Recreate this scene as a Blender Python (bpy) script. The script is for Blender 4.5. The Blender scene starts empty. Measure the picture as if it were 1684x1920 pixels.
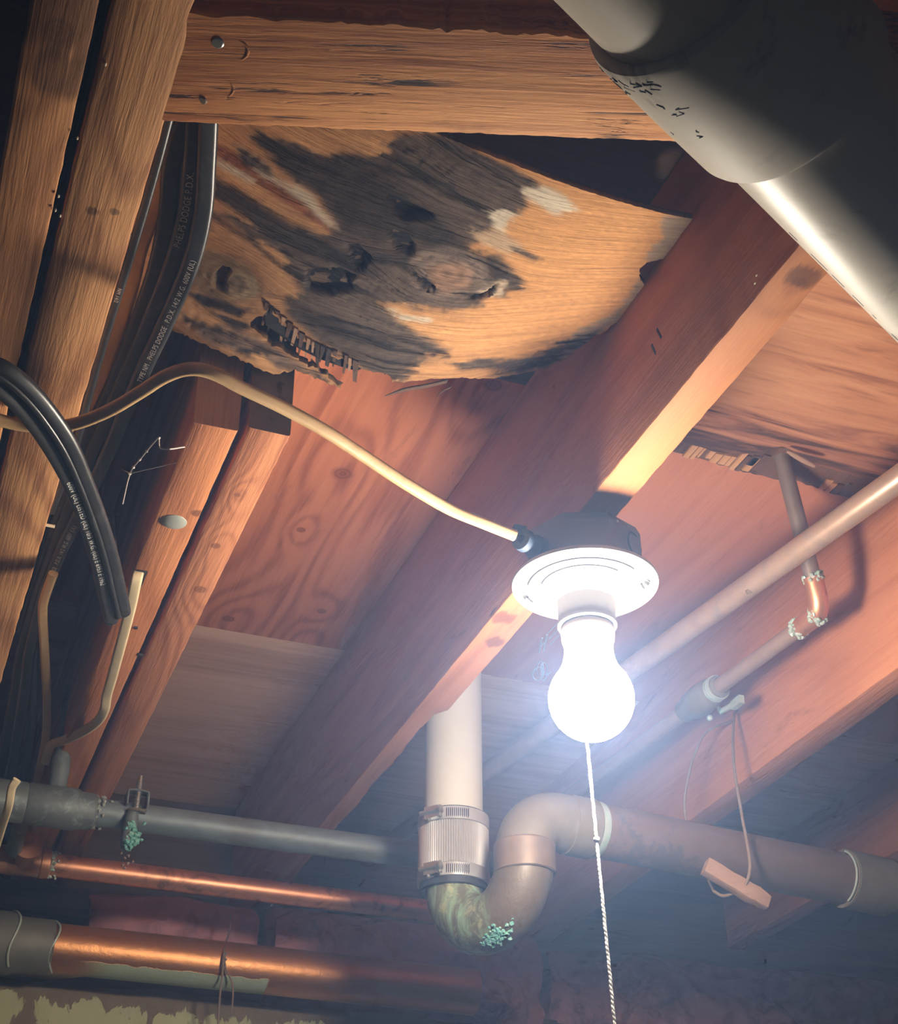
import bpy, bmesh, math, random
import numpy as np
from mathutils import Vector, Matrix, geometry
random.seed(7); rng = np.random.default_rng(7)
S = bpy.context.scene; C = S.collection
pi = math.pi
Z0 = 1.5                                # eye height above the basement floor; heights below are given from the eye

# ---------------------------------------------------------------- camera
PITCH, YAW, FPX = math.radians(32.765), math.radians(20.603), 2890.0
cam_d = bpy.data.cameras.new('camera'); cam = bpy.data.objects.new('camera', cam_d); C.objects.link(cam)
cam.location = (0, 0, Z0); cam.rotation_euler = (pi / 2 + PITCH, 0, -YAW)
cam_d.sensor_fit = 'VERTICAL'; cam_d.sensor_height = 24.0; cam_d.lens = 24.0 * FPX / 1920.0
cam_d.clip_start = 0.02
S.camera = cam
# ---------------------------------------------------------------- world and exposure
wd = bpy.data.worlds.new('dim_basement'); S.world = wd; wd.use_nodes = True
bg = wd.node_tree.nodes['Background']; bg.inputs[0].default_value = (0.85, 0.8, 0.8, 1); bg.inputs[1].default_value = 0.02
BULB_STRENGTH = 300.0
BULB_COLOR = (1.0, 0.90, 0.78)
HAZE_DENSITY, HAZE_ANISO, HAZE_COLOR = 0.11, 0.68, (0.33, 0.53, 1.0)
S.view_settings.view_transform = 'Standard'; S.view_settings.look = 'None'
S.view_settings.exposure = 0.12; S.view_settings.gamma = 1.0; S.view_settings.use_curve_mapping = False
cy = S.cycles; cy.use_adaptive_sampling = True; cy.adaptive_threshold = 0.09; cy.adaptive_min_samples = 12; cy.max_bounces = 5; cy.diffuse_bounces = 4; cy.glossy_bounces = 2; cy.volume_bounces = 0; cy.use_denoising = True
cy.sample_clamp_indirect = 4.0; cy.caustics_reflective = False; cy.caustics_refractive = False

# ---------------------------------------------------------------- measuring helpers (bearing of a sight line -> point on a real plane)
cF = Vector((math.sin(YAW) * math.cos(PITCH), math.cos(YAW) * math.cos(PITCH), math.sin(PITCH)))
cR = Vector((math.cos(YAW), -math.sin(YAW), 0)); cU = cR.cross(cF)
def ray(x, y): return cF * FPX + cR * (x - 842) - cU * (y - 960)
def onz(x, y, h): d = ray(x, y); return d * (h / d.z)
def onx(x, y, X): d = ray(x, y); return d * (X / d.x)
def ony(x, y, Y): d = ray(x, y); return d * (Y / d.y)
def V(*a): return Vector(a)

# ---------------------------------------------------------------- mesh builder
class MB:
    def __init__(s): s.v = []; s.f = []
    def add(s, vs, fs):
        n = len(s.v); s.v += [Vector(p) for p in vs]; s.f += [tuple(i + n for i in f) for f in fs]; return s
    def obox(s, c, ax, ay, az):
        c = Vector(c); vs = [c + ax * i + ay * j + az * k for k in (-1, 1) for j in (-1, 1) for i in (-1, 1)]
        return s.add(vs, [(0, 2, 3, 1), (4, 5, 7, 6), (0, 1, 5, 4), (2, 6, 7, 3), (0, 4, 6, 2), (1, 3, 7, 5)])
    def box(s, x0, x1, y0, y1, z0, z1):
        return s.obox(((x0 + x1) / 2, (y0 + y1) / 2, (z0 + z1) / 2), V((x1 - x0) / 2, 0, 0), V(0, (y1 - y0) / 2, 0), V(0, 0, (z1 - z0) / 2))
    def sweep(s, path, prof, ref=None, caps=True, scale=None, closed=False):
        """prof: [(n, b)] ; n is measured along side vector, b along the second normal; ref(i, p, t) gives the side vector"""
        path = [Vector(p) for p in path]; n = len(path); m = len(prof); vs = []
        side = None
        for i, p in enumerate(path):
            if closed: t = path[(i + 1) % n] - path[i - 1]
            else: t = path[min(i + 1, n - 1)] - path[max(i - 1, 0)]
            t.normalize()
            if ref: sd = Vector(ref(i, p, t))
            elif side is None: sd = t.orthogonal()
            else: sd = side
            sd = sd - t * sd.dot(t); sd.normalize(); side = sd; b = t.cross(sd)
            k = scale[i] if scale else 1
            vs += [p + sd * (q[0] * k) + b * (q[1] * k) for q in prof]
        fs = []
        for i in range(n if closed else n - 1):
            j = (i + 1) % n
            for a in range(m): fs.append((i * m + a, i * m + (a + 1) % m, j * m + (a + 1) % m, j * m + a))
        if caps and not closed: fs += [tuple(range(m - 1, -1, -1)), tuple((n - 1) * m + a for a in range(m))]
        return s.add(vs, fs)
    def tube(s, path, r, seg=20, caps=True, scale=None, closed=False):
        return s.sweep(path, [(r * math.cos(2 * pi * a / seg), r * math.sin(2 * pi * a / seg)) for a in range(seg)], None, caps, scale, closed)
    def lathe(s, prof, c, ax=(0, 0, 1), seg=48, close=False):
        c = Vector(c); ax = Vector(ax).normalized(); u = ax.orthogonal().normalized(); w = ax.cross(u); m = len(prof); vs = []
        for k in range(seg):
            a = 2 * pi * k / seg; d = u * math.cos(a) + w * math.sin(a)
            vs += [c + d * r + ax * h for r, h in prof]
        fs = []
        for k in range(seg):
            k2 = (k + 1) % seg
            for i in range(m if close else m - 1):
                j = (i + 1) % m
                fs.append((k * m + i, k2 * m + i, k2 * m + j, k * m + j))
        return s.add(vs, fs)
    def blob(s, c, r, sub=2, jit=0.0, sq=(1, 1, 1)):
        bm = bmesh.new(); bmesh.ops.create_icosphere(bm, subdivisions=sub, radius=1)
        vs = [Vector(c) + Vector((v.co.x * r * sq[0], v.co.y * r * sq[1], v.co.z * r * sq[2])) * (1 + jit * random.uniform(-1, 1)) for v in bm.verts]
        fs = [tuple(v.index for v in f.verts) for f in bm.faces]; bm.free(); return s.add(vs, fs)
    def build(s, name, mat, parent=None, origin=None, angle=35, smooth=True):
        lo = Vector([min(v[i] for v in s.v) for i in range(3)]); hi = Vector([max(v[i] for v in s.v) for i in range(3)])
        o3 = Vector(origin) if origin is not None else Vector(((lo.x + hi.x) / 2, (lo.y + hi.y) / 2, lo.z))
        me = bpy.data.meshes.new(name); me.from_pydata([v - o3 for v in s.v], [], s.f); me.update()
        bm = bmesh.new(); bm.from_mesh(me); bmesh.ops.recalc_face_normals(bm, faces=bm.faces); bm.to_mesh(me); bm.free()
        if smooth:
            me.polygons.foreach_set('use_smooth', [True] * len(me.polygons)); me.set_sharp_from_angle(angle=math.radians(angle))
        me.materials.append(mat)
        return link(name, me, parent, o3)
def link(name, me, parent, o3):
    o = bpy.data.objects.new(name, me); C.objects.link(o)
    g = Vector(o3) + V(0, 0, Z0)
    if parent is None: o.location = g
    else:
        o.parent = parent; p = Vector((0, 0, 0)); q = parent
        while q: p += q.location; q = q.parent
        o.location = g - p
    return o
def thing(name, loc, label=None, cat=None, group=None):
    o = bpy.data.objects.new(name, None); C.objects.link(o); o.location = Vector(loc) + V(0, 0, Z0); o.empty_display_size = .02
    return tag(o, label, cat, group)
def tag(o, label=None, cat=None, group=None, kind=None):
    for k, v in (('label', label), ('category', cat), ('group', group), ('kind', kind)):
        if v: o[k] = v
    return o
def smooth_path(pts, n=10):
    P = [Vector(p) for p in pts]; P = [P[0] * 2 - P[1]] + P + [P[-1] * 2 - P[-2]]; out = []
    for i in range(1, len(P) - 2):
        a, b, c, d = P[i - 1:i + 3]
        for k in range(n):
            t = k / n
            out.append(.5 * (2 * b + (c - a) * t + (2 * a - 5 * b + 4 * c - d) * t * t + (3 * b - a - 3 * c + d) * t ** 3))
    return out + [P[-2]]
def rrect(w, h, r, k=4):
    out = []
    for cx, cyy, a0 in ((w / 2 - r, h / 2 - r, 0), (-w / 2 + r, h / 2 - r, 90), (-w / 2 + r, -h / 2 + r, 180), (w / 2 - r, -h / 2 + r, 270)):
        for i in range(k + 1):
            a = math.radians(a0 + 90 * i / k); out.append((cx + r * math.cos(a), cyy + r * math.sin(a)))
    return out

# ---------------------------------------------------------------- materials
class NT:
    def __init__(s, name):
        s.m = bpy.data.materials.new(name); s.m.use_nodes = True; s.t = s.m.node_tree; s.b = s.t.nodes['Principled BSDF']
    def n(s, kind, **kw):
        nd = s.t.nodes.new(kind)
        for k, v in kw.items():
            if hasattr(nd, k): setattr(nd, k, v)
        return nd
    def l(s, a, b): s.t.links.new(a, b)
    def math(s, op, a, b=None, c=None):
        nd = s.n('ShaderNodeMath', operation=op)
        for i, x in enumerate((a, b, c)):
            if x is None: continue
            if isinstance(x, (int, float)): nd.inputs[i].default_value = x
            else: s.l(x, nd.inputs[i])
        return nd.outputs[0]
    def mix(s, f, a, b, mode='MIX'):
        nd = s.n('ShaderNodeMix', data_type='RGBA', blend_type=mode)
        for i, x in ((0, f), (6, a), (7, b)):
            if isinstance(x, (int, float)): nd.inputs[i].default_value = x
            elif isinstance(x, tuple): nd.inputs[i].default_value = (*x, 1) if len(x) == 3 else x
            else: s.l(x, nd.inputs[i])
        return nd.outputs[2]
    def noise(s, vec, scale=1, detail=4, rough=.6, dist=0):
        nd = s.n('ShaderNodeTexNoise'); nd.inputs['Scale'].default_value = scale; nd.inputs['Detail'].default_value = detail
        nd.inputs['Roughness'].default_value = rough; nd.inputs['Distortion'].default_value = dist
        s.l(vec, nd.inputs['Vector']); return nd.outputs['Fac']
    def ramp(s, f, stops):
        nd = s.n('ShaderNodeValToRGB'); e = nd.color_ramp.elements
        while len(e) < len(stops): e.new(.5)
        for el, (p, c) in zip(e, stops): el.position = p; el.color = (*c, 1) if len(c) == 3 else c
        s.l(f, nd.inputs[0]); return nd.outputs['Color']
    def smooth(s, f, a, b):
        nd = s.n('ShaderNodeMapRange', interpolation_type='SMOOTHSTEP'); nd.inputs[1].default_value = a; nd.inputs[2].default_value = b
        s.l(f, nd.inputs[0]); return nd.outputs[0]
    def obj(s): return s.n('ShaderNodeTexCoord').outputs['Object']
    def scale(s, vec, sc, loc=(0, 0, 0)):
        nd = s.n('ShaderNodeMapping'); nd.inputs['Scale'].default_value = sc; nd.inputs['Location'].default_value = loc; s.l(vec, nd.inputs[0]); return nd.outputs[0]
    def bump(s, h, strength=.3, dist=.002):
        nd = s.n('ShaderNodeBump'); nd.inputs['Strength'].default_value = strength; nd.inputs['Distance'].default_value = dist
        s.l(h, nd.inputs['Height']); s.l(nd.outputs[0], s.b.inputs['Normal'])
    def set(s, **kw):
        for k, v in kw.items():
            k = k.replace('_', ' ')
            if isinstance(v, (int, float)): s.b.inputs[k].default_value = v
            elif isinstance(v, tuple): s.b.inputs[k].default_value = (*v, 1)
            else: s.l(v, s.b.inputs[k])
        return s.m

def wood(name, light, dark, along='Y', fine=1.0, contrast=1.0, knots=(), blotches=(), ring=22, rough=.7, figure=1.0, offset=0.0, cracks=0.0):
    """Sawn softwood. knots / blotches: (x, y, z, radius) in the object's own coordinates."""
    N = NT(name); co = N.obj(); i = 'XYZ'.index(along)
    def sc(a, c): v = [c, c, c]; v[i] = a; return tuple(v)
    warp = None; kn = []
    if knots:
        sep = N.n('ShaderNodeVectorMath', operation='ADD'); base = co
        acc = None
        for (x, y, z, r) in knots:
            vm = N.n('ShaderNodeVectorMath', operation='SUBTRACT'); vm.inputs[1].default_value = (x, y, z); N.l(co, vm.inputs[0])
            sq = N.scale(vm.outputs[0], sc(.45, 1))
            ln = N.n('ShaderNodeVectorMath', operation='LENGTH'); N.l(sq, ln.inputs[0]); d = N.math('DIVIDE', ln.outputs['Value'], r)
            g = N.math('POWER', 2.718, N.math('MULTIPLY', N.math('MULTIPLY', d, d), -.35))
            acc = g if acc is None else N.math('ADD', acc, g)
            d2 = N.n('ShaderNodeVectorMath', operation='LENGTH'); N.l(vm.outputs[0], d2.inputs[0]); kn.append(N.math('DIVIDE', d2.outputs['Value'], r * .55))
        warp = acc
    low = N.noise(N.scale(co, sc(.9, 7), (offset, offset * 2, offset)), 1, 2, .5, .2)
    fibre = N.noise(N.scale(co, sc(5 * fine, 160 * fine), (offset, 0, 0)), 1, 6, .65, .6)
    pores = N.noise(N.scale(co, sc(40 * fine, 420 * fine)), 1, 4, .7, .3)
    ph = N.math('MULTIPLY', low, ring * figure)
    if warp is not None: ph = N.math('ADD', ph, N.math('MULTIPLY', warp, 5.0))
    ringv = N.math('ADD', N.math('MULTIPLY', N.math('SINE', N.math('MULTIPLY', ph, 2.4)), .5), .5)
    ringv = N.math('POWER', ringv, 1.6)
    f = N.math('ADD', N.math('MULTIPLY', ringv, .45 * contrast), N.math('MULTIPLY', N.math('SUBTRACT', fibre, .45), 1.5 * contrast))
    f = N.math('ADD', f, N.math('MULTIPLY', N.math('SUBTRACT', pores, .5), .6 * contrast))
    col = N.mix(N.smooth(f, -.15, 1.0), light, dark)
    for d in kn: 
        kc = N.mix(N.math('ADD', .5, N.math('MULTIPLY', N.math('SINE', N.math('ADD', N.math('MULTIPLY', d, 15), N.math('MULTIPLY', fibre, 3))), .5)), tuple(c * .45 for c in dark), tuple(c * .95 for c in dark))
        col = N.mix(N.math('MULTIPLY', N.math('SUBTRACT', 1, N.smooth(N.math('ADD', d, N.math('MULTIPLY', N.math('SUBTRACT', fibre, .5), .8)), .55, 1.15)), .75), col, kc)
    spots = N.noise(N.scale(co, sc(9, 30)), 1, 5, .7, .5)
    col = N.mix(N.math('MULTIPLY', N.smooth(spots, .6, .78), .55), col, tuple(c * .5 for c in dark))
    for (x, y, z, r) in blotches:
        vm = N.n('ShaderNodeVectorMath', operation='DISTANCE'); vm.inputs[1].default_value = (x, y, z); N.l(co, vm.inputs[0])
        dd = N.math('ADD', N.math('DIVIDE', vm.outputs['Value'], r), N.math('MULTIPLY', N.math('SUBTRACT', fibre, .5), 1.6))
        col = N.mix(N.math('MULTIPLY', N.math('SUBTRACT', 1, N.smooth(dd, .55, 1.0)), .75), col, tuple(c * .35 for c in dark))
    h = N.math('ADD', N.math('MULTIPLY', fibre, 1.0), N.math('MULTIPLY', pores, .5))
    if cracks:
        ck = N.smooth(N.noise(N.scale(co, sc(6, 120)), 1, 5, .72, 1.2), .55, .63)
        ck = N.math('MULTIPLY', ck, N.smooth(N.noise(co, 11, 3), .42, .6))
        col = N.mix(N.math('MULTIPLY', ck, cracks), col, (.03, .012, .006)); h = N.math('SUBTRACT', h, N.math('MULTIPLY', ck, 1.5))
    N.bump(h, .55, .0016)
    return N.set(Base_Color=col, Roughness=rough, Specular_IOR_Level=.25)

def plain(name, col, rough=.5, metal=0.0, var=.25, scale=40, spec=.5, bump=.1, dirt=None, dirt_amt=.5, dirt_scale=30, stretch=(1, 1, 1)):
    N = NT(name); co = N.scale(N.obj(), stretch); n = N.noise(co, scale, 5, .6)
    c = N.mix(n, tuple(min(1, x * (1 + var)) for x in col), tuple(x * (1 - var) for x in col))
    if dirt: c = N.mix(N.math('MULTIPLY', N.smooth(N.noise(co, dirt_scale, 6, .7, .8), .5, .68), dirt_amt), c, dirt)
    if bump: N.bump(n, bump, .001)
    return N.set(Base_Color=c, Roughness=rough, Metallic=metal, Specular_IOR_Level=spec)
def emit(name, col, st):
    N = NT(name); return N.set(Base_Color=(.8, .8, .8), Emission_Color=col, Emission_Strength=st)

M = {}
OR_L, OR_D = (.62, .255, .085), (.30, .095, .03)
RD_L, RD_D = (.52, .19, .095), (.33, .10, .05)
M['pvc'] = plain('grey_white_plastic', (.50, .465, .395), .44, 0, .1, 25, .22, .02, (.12, .09, .055), .6, 11, (1, 1, 1))
M['pvc_white'] = plain('white_plastic', (.47, .43, .37), .5, 0, .05, 30, .4, .02, (.5, .42, .33), .3, 60)
M['copper'] = plain('bright_copper', (.62, .27, .15), .42, .7, .2, 60, .5, .05, (.16, .09, .06), .7, 35)
M['copper_dull'] = plain('dull_copper', (.17, .115, .08), .5, .2, .3, 45, .4, .08, (.12, .09, .08), .7, 30)
M['copper_big'] = plain('browned_copper', (.52, .23, .09), .4, .7, .2, 40, .5, .05, (.10, .06, .03), .7, 18)
M['brass_old'] = plain('old_brass', (.165, .13, .09), .55, .15, .25, 60, .4, .08, (.18, .16, .12), .6, 25)
M['iron'] = plain('grey_iron_pipe', (.12, .13, .125), .6, .35, .35, 60, .4, .15, (.25, .33, .32), .6, 60)
M['solder'] = plain('solder_grey', (.40, .44, .39), .5, .2, .3, 120, .5, .3, (.25, .5, .4), .7, 90)
M['verdigris'] = plain('green_corrosion', (.125, .32, .27), .85, 0, .3, 150, .2, .6, (.55, .62, .5), .6, 120)
M['steel'] = plain('galvanised_steel', (.55, .56, .55), .32, .9, .2, 80, .5, .05, (.25, .25, .24), .4, 90)
M['steel_band'] = plain('stainless_band', (.42, .40, .39), .32, .45, .12, 80, .5, .03)
M['rust_wire'] = plain('brown_wire', (.23, .16, .12), .7, .2, .3, 200, .3, .2)
M['rubber'] = plain('black_rubber', (.025, .026, .03), .6, 0, .2, 80, .4, .05)
M['black_cable'] = plain('black_cable_sheath', (.022, .022, .024), .38, 0, .3, 120, .5, .12, (.09, .085, .08), .35, 60)
M['tan_cable'] = plain('tan_cable_sheath', (.62, .40, .19), .42, 0, .12, 40, .4, .05, (.35, .2, .09), .4, 30)
M['cream_cable'] = plain('cream_cable_sheath', (.75, .60, .38), .45, 0, .12, 40, .4, .05)
M['porcelain'] = plain('white_porcelain', (.60, .58, .55), .3, 0, .03, 20, .4, .01)
M['groove'] = plain('dark_groove', (.014, .013, .012), .8, 0, .1, 50)
M['box'] = plain('brown_box_plastic', (.16, .13, .12), .55, 0, .2, 50, .4, .05)
M['clamp'] = plain('blue_grey_clamp', (.03, .05, .085), .7, 0, .2, 60)
M['print_grey'] = plain('grey_print', (.68, .66, .62), .7, 0, .2, 200, .2, 0)
M['print_pale'] = plain('pale_print', (.50, .50, .52), .7, 0, .2, 200, .2, 0)
M['cord'] = plain('white_cord', (.85, .82, .76), .8, 0, .15, 300, .2, .3)
M['web'] = plain('cobweb_grey', (.6, .56, .52), .9, 0, .1, 100)
M['pellet'] = plain('cream_pellet', (.75, .65, .5), .8, 0, .2, 100)
M['fibre_pink'] = plain('pink_fibreglass', (.44, .20, .215), .95, 0, .45, 22, .1, .8, (.12, .05, .055), .8, 14)
def bulb_glass():
    N = NT('lit_bulb_glass'); sp = N.n('ShaderNodeSeparateXYZ'); N.l(N.obj(), sp.inputs[0])
    st = N.math('MULTIPLY', N.math('SUBTRACT', 1.0, N.math('MULTIPLY', N.smooth(sp.outputs['Z'], .048, .072), .9)), BULB_STRENGTH)
    return N.set(Base_Color=(.8, .8, .8), Emission_Color=BULB_COLOR, Emission_Strength=st)
M['bulb'] = bulb_glass()
M['bulb_collar'] = plain('bulb_collar', (.85, .74, .60), .5, 0, .05, 20)
M['paper'] = plain('cream_strip', (.62, .5, .34), .85, 0, .2, 60)
M['dark_wood'] = wood('dark_old_wood', (.10, .055, .035), (.035, .02, .013), 'X', 1, 1)
M['pale_wood'] = wood('pale_wedge_wood', (.34, .20, .14), (.20, .11, .07), 'X', 1, .8)
M['end_wood'] = wood('end_grain_wood', (.80, .48, .28), (.50, .25, .13), 'Z', 2, 1)
M['end_dark'] = plain('blackened_end_grain', (.26, .20, .15), .9, 0, .5, 40, .1, .8, (.02, .016, .013), .9, 18)

# ---------------------------------------------------------------- haze (added volume standing in for lens glare round the bulb)
def haze():
    m = bpy.data.materials.new('glare_haze'); m.use_nodes = True; t = m.node_tree; t.nodes.clear()
    o = t.nodes.new('ShaderNodeOutputMaterial'); v = t.nodes.new('ShaderNodeVolumeScatter')
    v.inputs['Color'].default_value = (*HAZE_COLOR, 1); v.inputs['Density'].default_value = HAZE_DENSITY; v.inputs['Anisotropy'].default_value = HAZE_ANISO
    t.links.new(v.outputs[0], o.inputs['Volume'])
    bm = bmesh.new(); bmesh.ops.create_cube(bm, size=1)
    lo, hi = V(-.75, -.25, -Z0 + .02), V(2.3, 2.13, .845)
    for q in bm.verts: q.co = V(*[lo[i] + (hi[i] - lo[i]) * (q.co[i] + .5) for i in range(3)])
    bmesh.ops.recalc_face_normals(bm, faces=bm.faces)
    r = bmesh.ops.create_icosphere(bm, subdivisions=4, radius=.085); bm.verts.ensure_lookup_table()      # hollow cut so the added haze doesn't swamp the bulb
    for q in r['verts']: q.co += V(AX[0], AX[1], .525)
    fs = {f for q in r['verts'] for f in q.link_faces}; bmesh.ops.recalc_face_normals(bm, faces=list(fs)); bmesh.ops.reverse_faces(bm, faces=list(fs))
    me = bpy.data.meshes.new('haze'); bm.to_mesh(me); bm.free(); me.materials.append(m)
    tag(link('haze', me, None, (0, 0, 0)), 'added thin bluish haze standing in for lens glare around the lit bulb', 'haze', None, 'stuff')

# ---------------------------------------------------------------- setting: floor, walls, ceiling
def setting():
    conc = plain('grey_concrete', (.30, .28, .26), .9, 0, .25, 6, .2, .3)
    b = MB(); b.box(-1.2, 2.8, -.9, 2.4, -Z0 - .05, -Z0); tag(b.build('floor', conc, smooth=False), kind='structure')
    # painted foundation wall at the back
    N = NT('peeling_green_paint'); co = N.obj()
    p = N.noise(N.scale(co, (30, 1, 9)), 1, 6, .65, .6); sep = N.n('ShaderNodeSeparateXYZ'); N.l(co, sep.inputs[0])
    hgt = N.math('ADD', p, N.math('MULTIPLY', N.smooth(sep.outputs['Z'], 1.972, 2.008), .34))
    paint = N.math('SUBTRACT', 1, N.smooth(hgt, .56, .60)); spk = N.smooth(N.noise(co, 55, 5, .7), .62, .68)
    paint = N.math('MULTIPLY', paint, N.math('SUBTRACT', 1, spk))
    bare = N.mix(N.noise(co, 25, 6, .7), (.26, .19, .12), (.09, .07, .05)); grn = N.mix(N.noise(co, 18, 5), (.50, .50, .29), (.33, .32, .17))
    N.bump(N.math('ADD', N.math('MULTIPLY', paint, .6), p), .6, .004)
    wm = N.set(Base_Color=N.mix(paint, bare, grn), Roughness=.9)
    b = MB(); pr = []
    xs = [-1.2 + i * .04 for i in range(101)]
    for x in xs:
        zt = .508 + .0025 * math.sin(x * 23) + .002 * math.sin(x * 61 + 1)
        pr.append([V(x, 1.83, -Z0), V(x, 1.83 + .002 * math.sin(x * 40), .3), V(x, 1.832 + .002 * math.sin(x * 51), zt - .012), V(x, 1.84, zt), V(x, 2.14, zt), V(x, 2.14, -Z0)])
    vs = [p for r in pr for p in r]; fs = []
    for i in range(100):
        for k in range(6): fs.append((i * 6 + k, i * 6 + (k + 1) % 6, (i + 1) * 6 + (k + 1) % 6, (i + 1) * 6 + k))
    b.add(vs, fs); w = b.build('wall_back', wm, origin=(0, 1.83, -Z0)); tag(w, kind='structure')
    # sill plate, cripple boards and rim board on top of the wall
    tr = MB(); tr.box(-1.2, 2.8, 1.93, 2.06, .51, .548); tag(tr.build('trim_1', M['dark_wood'], smooth=False), kind='structure')
    tr = MB(); tr.box(-1.2, 2.8, 2.10, 2.14, .51, .852); tag(tr.build('trim_2', M['dark_wood'], smooth=False), kind='structure')
    tr = MB(); tr.box(-1.2, 2.8, 1.95, 2.06, .622, .6595); tag(tr.build('trim_3', M['dark_wood'], smooth=False), kind='structure')

# rough sheet cut from an outline: outline [(x, y)] on plane z, thickness up
def plate(outline, z, th, rag=0.0, step=.01, interior=None):
    pts = []
    n = len(outline)
    for i in range(n):
        a = V(*outline[i]); c = V(*outline[(i + 1) % n]); k = max(1, int((c - a).length / step))
        for j in range(k):
            p = a.lerp(c, j / k)
            if rag and outline[i][0] is not None: p = p + V(random.uniform(-rag, rag), random.uniform(-rag, rag))
            pts.append(p)
    b = MB(); m = len(pts)
    b.add([V(p.x, p.y, z) for p in pts] + [V(p.x, p.y, z + th) for p in pts],
          [tuple(range(m)), tuple(range(2 * m - 1, m - 1, -1))] + [(i, (i + 1) % m, m + (i + 1) % m, m + i) for i in range(m)])
    return b

def ceiling():
    root = thing('ceiling', (.6, 1.0, .855)); tag(root, kind='structure')
    org = (0, 0, .855)
    red = wood('red_plywood', (.54, .20, .095), (.29, .085, .042), 'Y', .45, 1.05, knots=[(.345, 1.215, 0, .022), (.335, 1.33, 0, .010), (.405, 1.49, 0, .012), (.31, 1.545, 0, .016), (.43, 1.03, 0, .02)], ring=20, figure=1.4)
    red2 = wood('red_plywood_right', (.55, .21, .11), (.36, .115, .06), 'Y', .4, .6, ring=16, figure=1.2, offset=3)
    tan = wood('tan_plywood', (.78, .52, .38), (.50, .29, .19), 'X', .5, 1.0, ring=8, offset=5)
    near = wood('old_plywood', (.11, .06, .035), (.045, .022, .013), 'X', .6, 1, ring=8, offset=2)
    b = MB(); b.box(-1.0, .4725, 1.02, 1.573, .855, .873); b.build('plywood_sheet', red, root, org, smooth=False)
    b = MB(); b.box(-1.0, 2.3, 1.5735, 2.14, .855, .873); b.build('plywood_sheet', tan, root, org, smooth=False)
    b = MB(); b.box(-1.0, .4725, -.4, 1.0195, .855, .873); b.build('plywood_sheet', near, root, org, smooth=False)
    b = MB(); b.box(.473, 2.3, 1.0, 1.573, .855, .873); b.build('plywood_sheet', red2, root, org, smooth=False)
    # water-stained near sheet in the right bay, its outer ply torn away along the broken edge
    N = NT('stained_plywood'); co = N.obj()
    s1 = N.noise(N.scale(co, (5, 46, 30)), 1, 6, .6, .8); s2 = N.noise(N.scale(co, (14, 130, 60)), 1, 5, .65, .4)
    sep = N.n('ShaderNodeSeparateXYZ'); N.l(co, sep.inputs[0])
    near_edge = N.smooth(sep.outputs['Y'], .90, 1.03)
    f = N.math('ADD', s1, N.math('MULTIPLY', near_edge, .16))
    c = N.ramp(f, [(.34, (.58, .29, .15)), (.54, (.47, .21, .105)), (.66, (.30, .125, .07)), (.76, (.07, .035, .025))])
    c = N.mix(N.math('MULTIPLY', N.smooth(s2, .5, .75), .5), c, (.20, .075, .04)); N.bump(N.math('ADD', s1, s2), .5, .0025)
    stain = N.set(Base_Color=c, Roughness=.75, Specular_IOR_Level=.2)
    zz = .846
    L1 = [onz(*p, zz) for p in ((1235, 822), (1290, 832), (1340, 846), (1390, 852), (1432, 848), (1445, 838), (1470, 836), (1490, 848), (1530, 872), (1600, 890), (1684, 912))]
    o1 = [(.473, -.4), (1.95, -.4), (1.95, 1.03)] + [(p.x, p.y) for p in reversed(L1)] + [(.473, L1[0].y - .01)]
    b = plate(o1, zz, .0045, .0012, .008); b.build('plywood_sheet', stain, root, org, smooth=False)
    L2 = [onz(*p, .8515) for p in ((1240, 842), (1279, 852), (1326, 865), (1364, 876), (1394, 884), (1456, 899), (1494, 902), (1529, 915), (1584, 932), (1684, 962))]
    o2 = [(.473, -.4), (1.95, -.4), (1.95, 1.06)] + [(p.x, p.y) for p in reversed(L2)] + [(.473, L2[0].y)]
    dk = wood('torn_inner_ply', (.16, .08, .05), (.05, .025, .018), 'Y', 1, 1)
    b = plate(o2, .8515, .0034, .0015, .006); b.build('torn_ply', dk, root, org, smooth=False)
    pale = wood('pale_torn_ply', (.62, .34, .16), (.40, .18, .08), 'Y', 1.5, 1)
    for (a, c2) in (((1330, 850), (1372, 868)), ((1388, 856), (1408, 880)), ((1412, 858), (1432, 876)), ((1545, 906), (1582, 924)), ((1296, 838), (1312, 856))):
        p, q = onz(*a, .8495), onz(*c2, .8495); b = MB(); y0, y1 = min(p.y, q.y) - .005, max(p.y, q.y) + .004
        x0 = p.x
        while x0 < q.x - .002:
            w = random.uniform(.004, .008); b2 = MB(); b2.box(x0, min(x0 + w, q.x), y0 + random.uniform(-.003, .003), y1 + random.uniform(-.004, .004), .8495, .852)
            b2.build('ply_strip', pale if random.random() < .75 else dk, root, None, smooth=False); x0 += w + random.uniform(.0005, .002)
    # knot, stamp and scribble on the sheet beyond the lamp
    inkm = M['print_pale']
    def stroke(pts, r=.0011):
        q = [onz(*p, .8543) for p in pts]; return q, r
    b = MB()
    for pts in (((1011, 1224), (1017, 1196)), ((1020, 1219), (1026, 1190)), ((1014, 1211), (1023, 1204))): q, r = stroke(pts); b.tube(q, .0013, 6)
    for k, pts in enumerate((((1027, 1188), (1046, 1168)), ((1030, 1198), (1049, 1179)), ((1033, 1208), (1050, 1190)))): q, r = stroke(pts); b.tube(q, .0007, 6)
    b.build('ink_stamp', inkm, root)
    b = MB(); pts = []
    for k in range(40):
        a = k * .55; pts.append(onz(1008 + 11 * math.cos(a * 1.3) * math.cos(k * .07) + k * .4, 1258 + 13 * math.sin(a * 1.3) + 6 * math.sin(k * .3), .8543))
    b.tube(smooth_path(pts, 3), .0008, 5); b.build('chalk_scribble', inkm, root)

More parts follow.
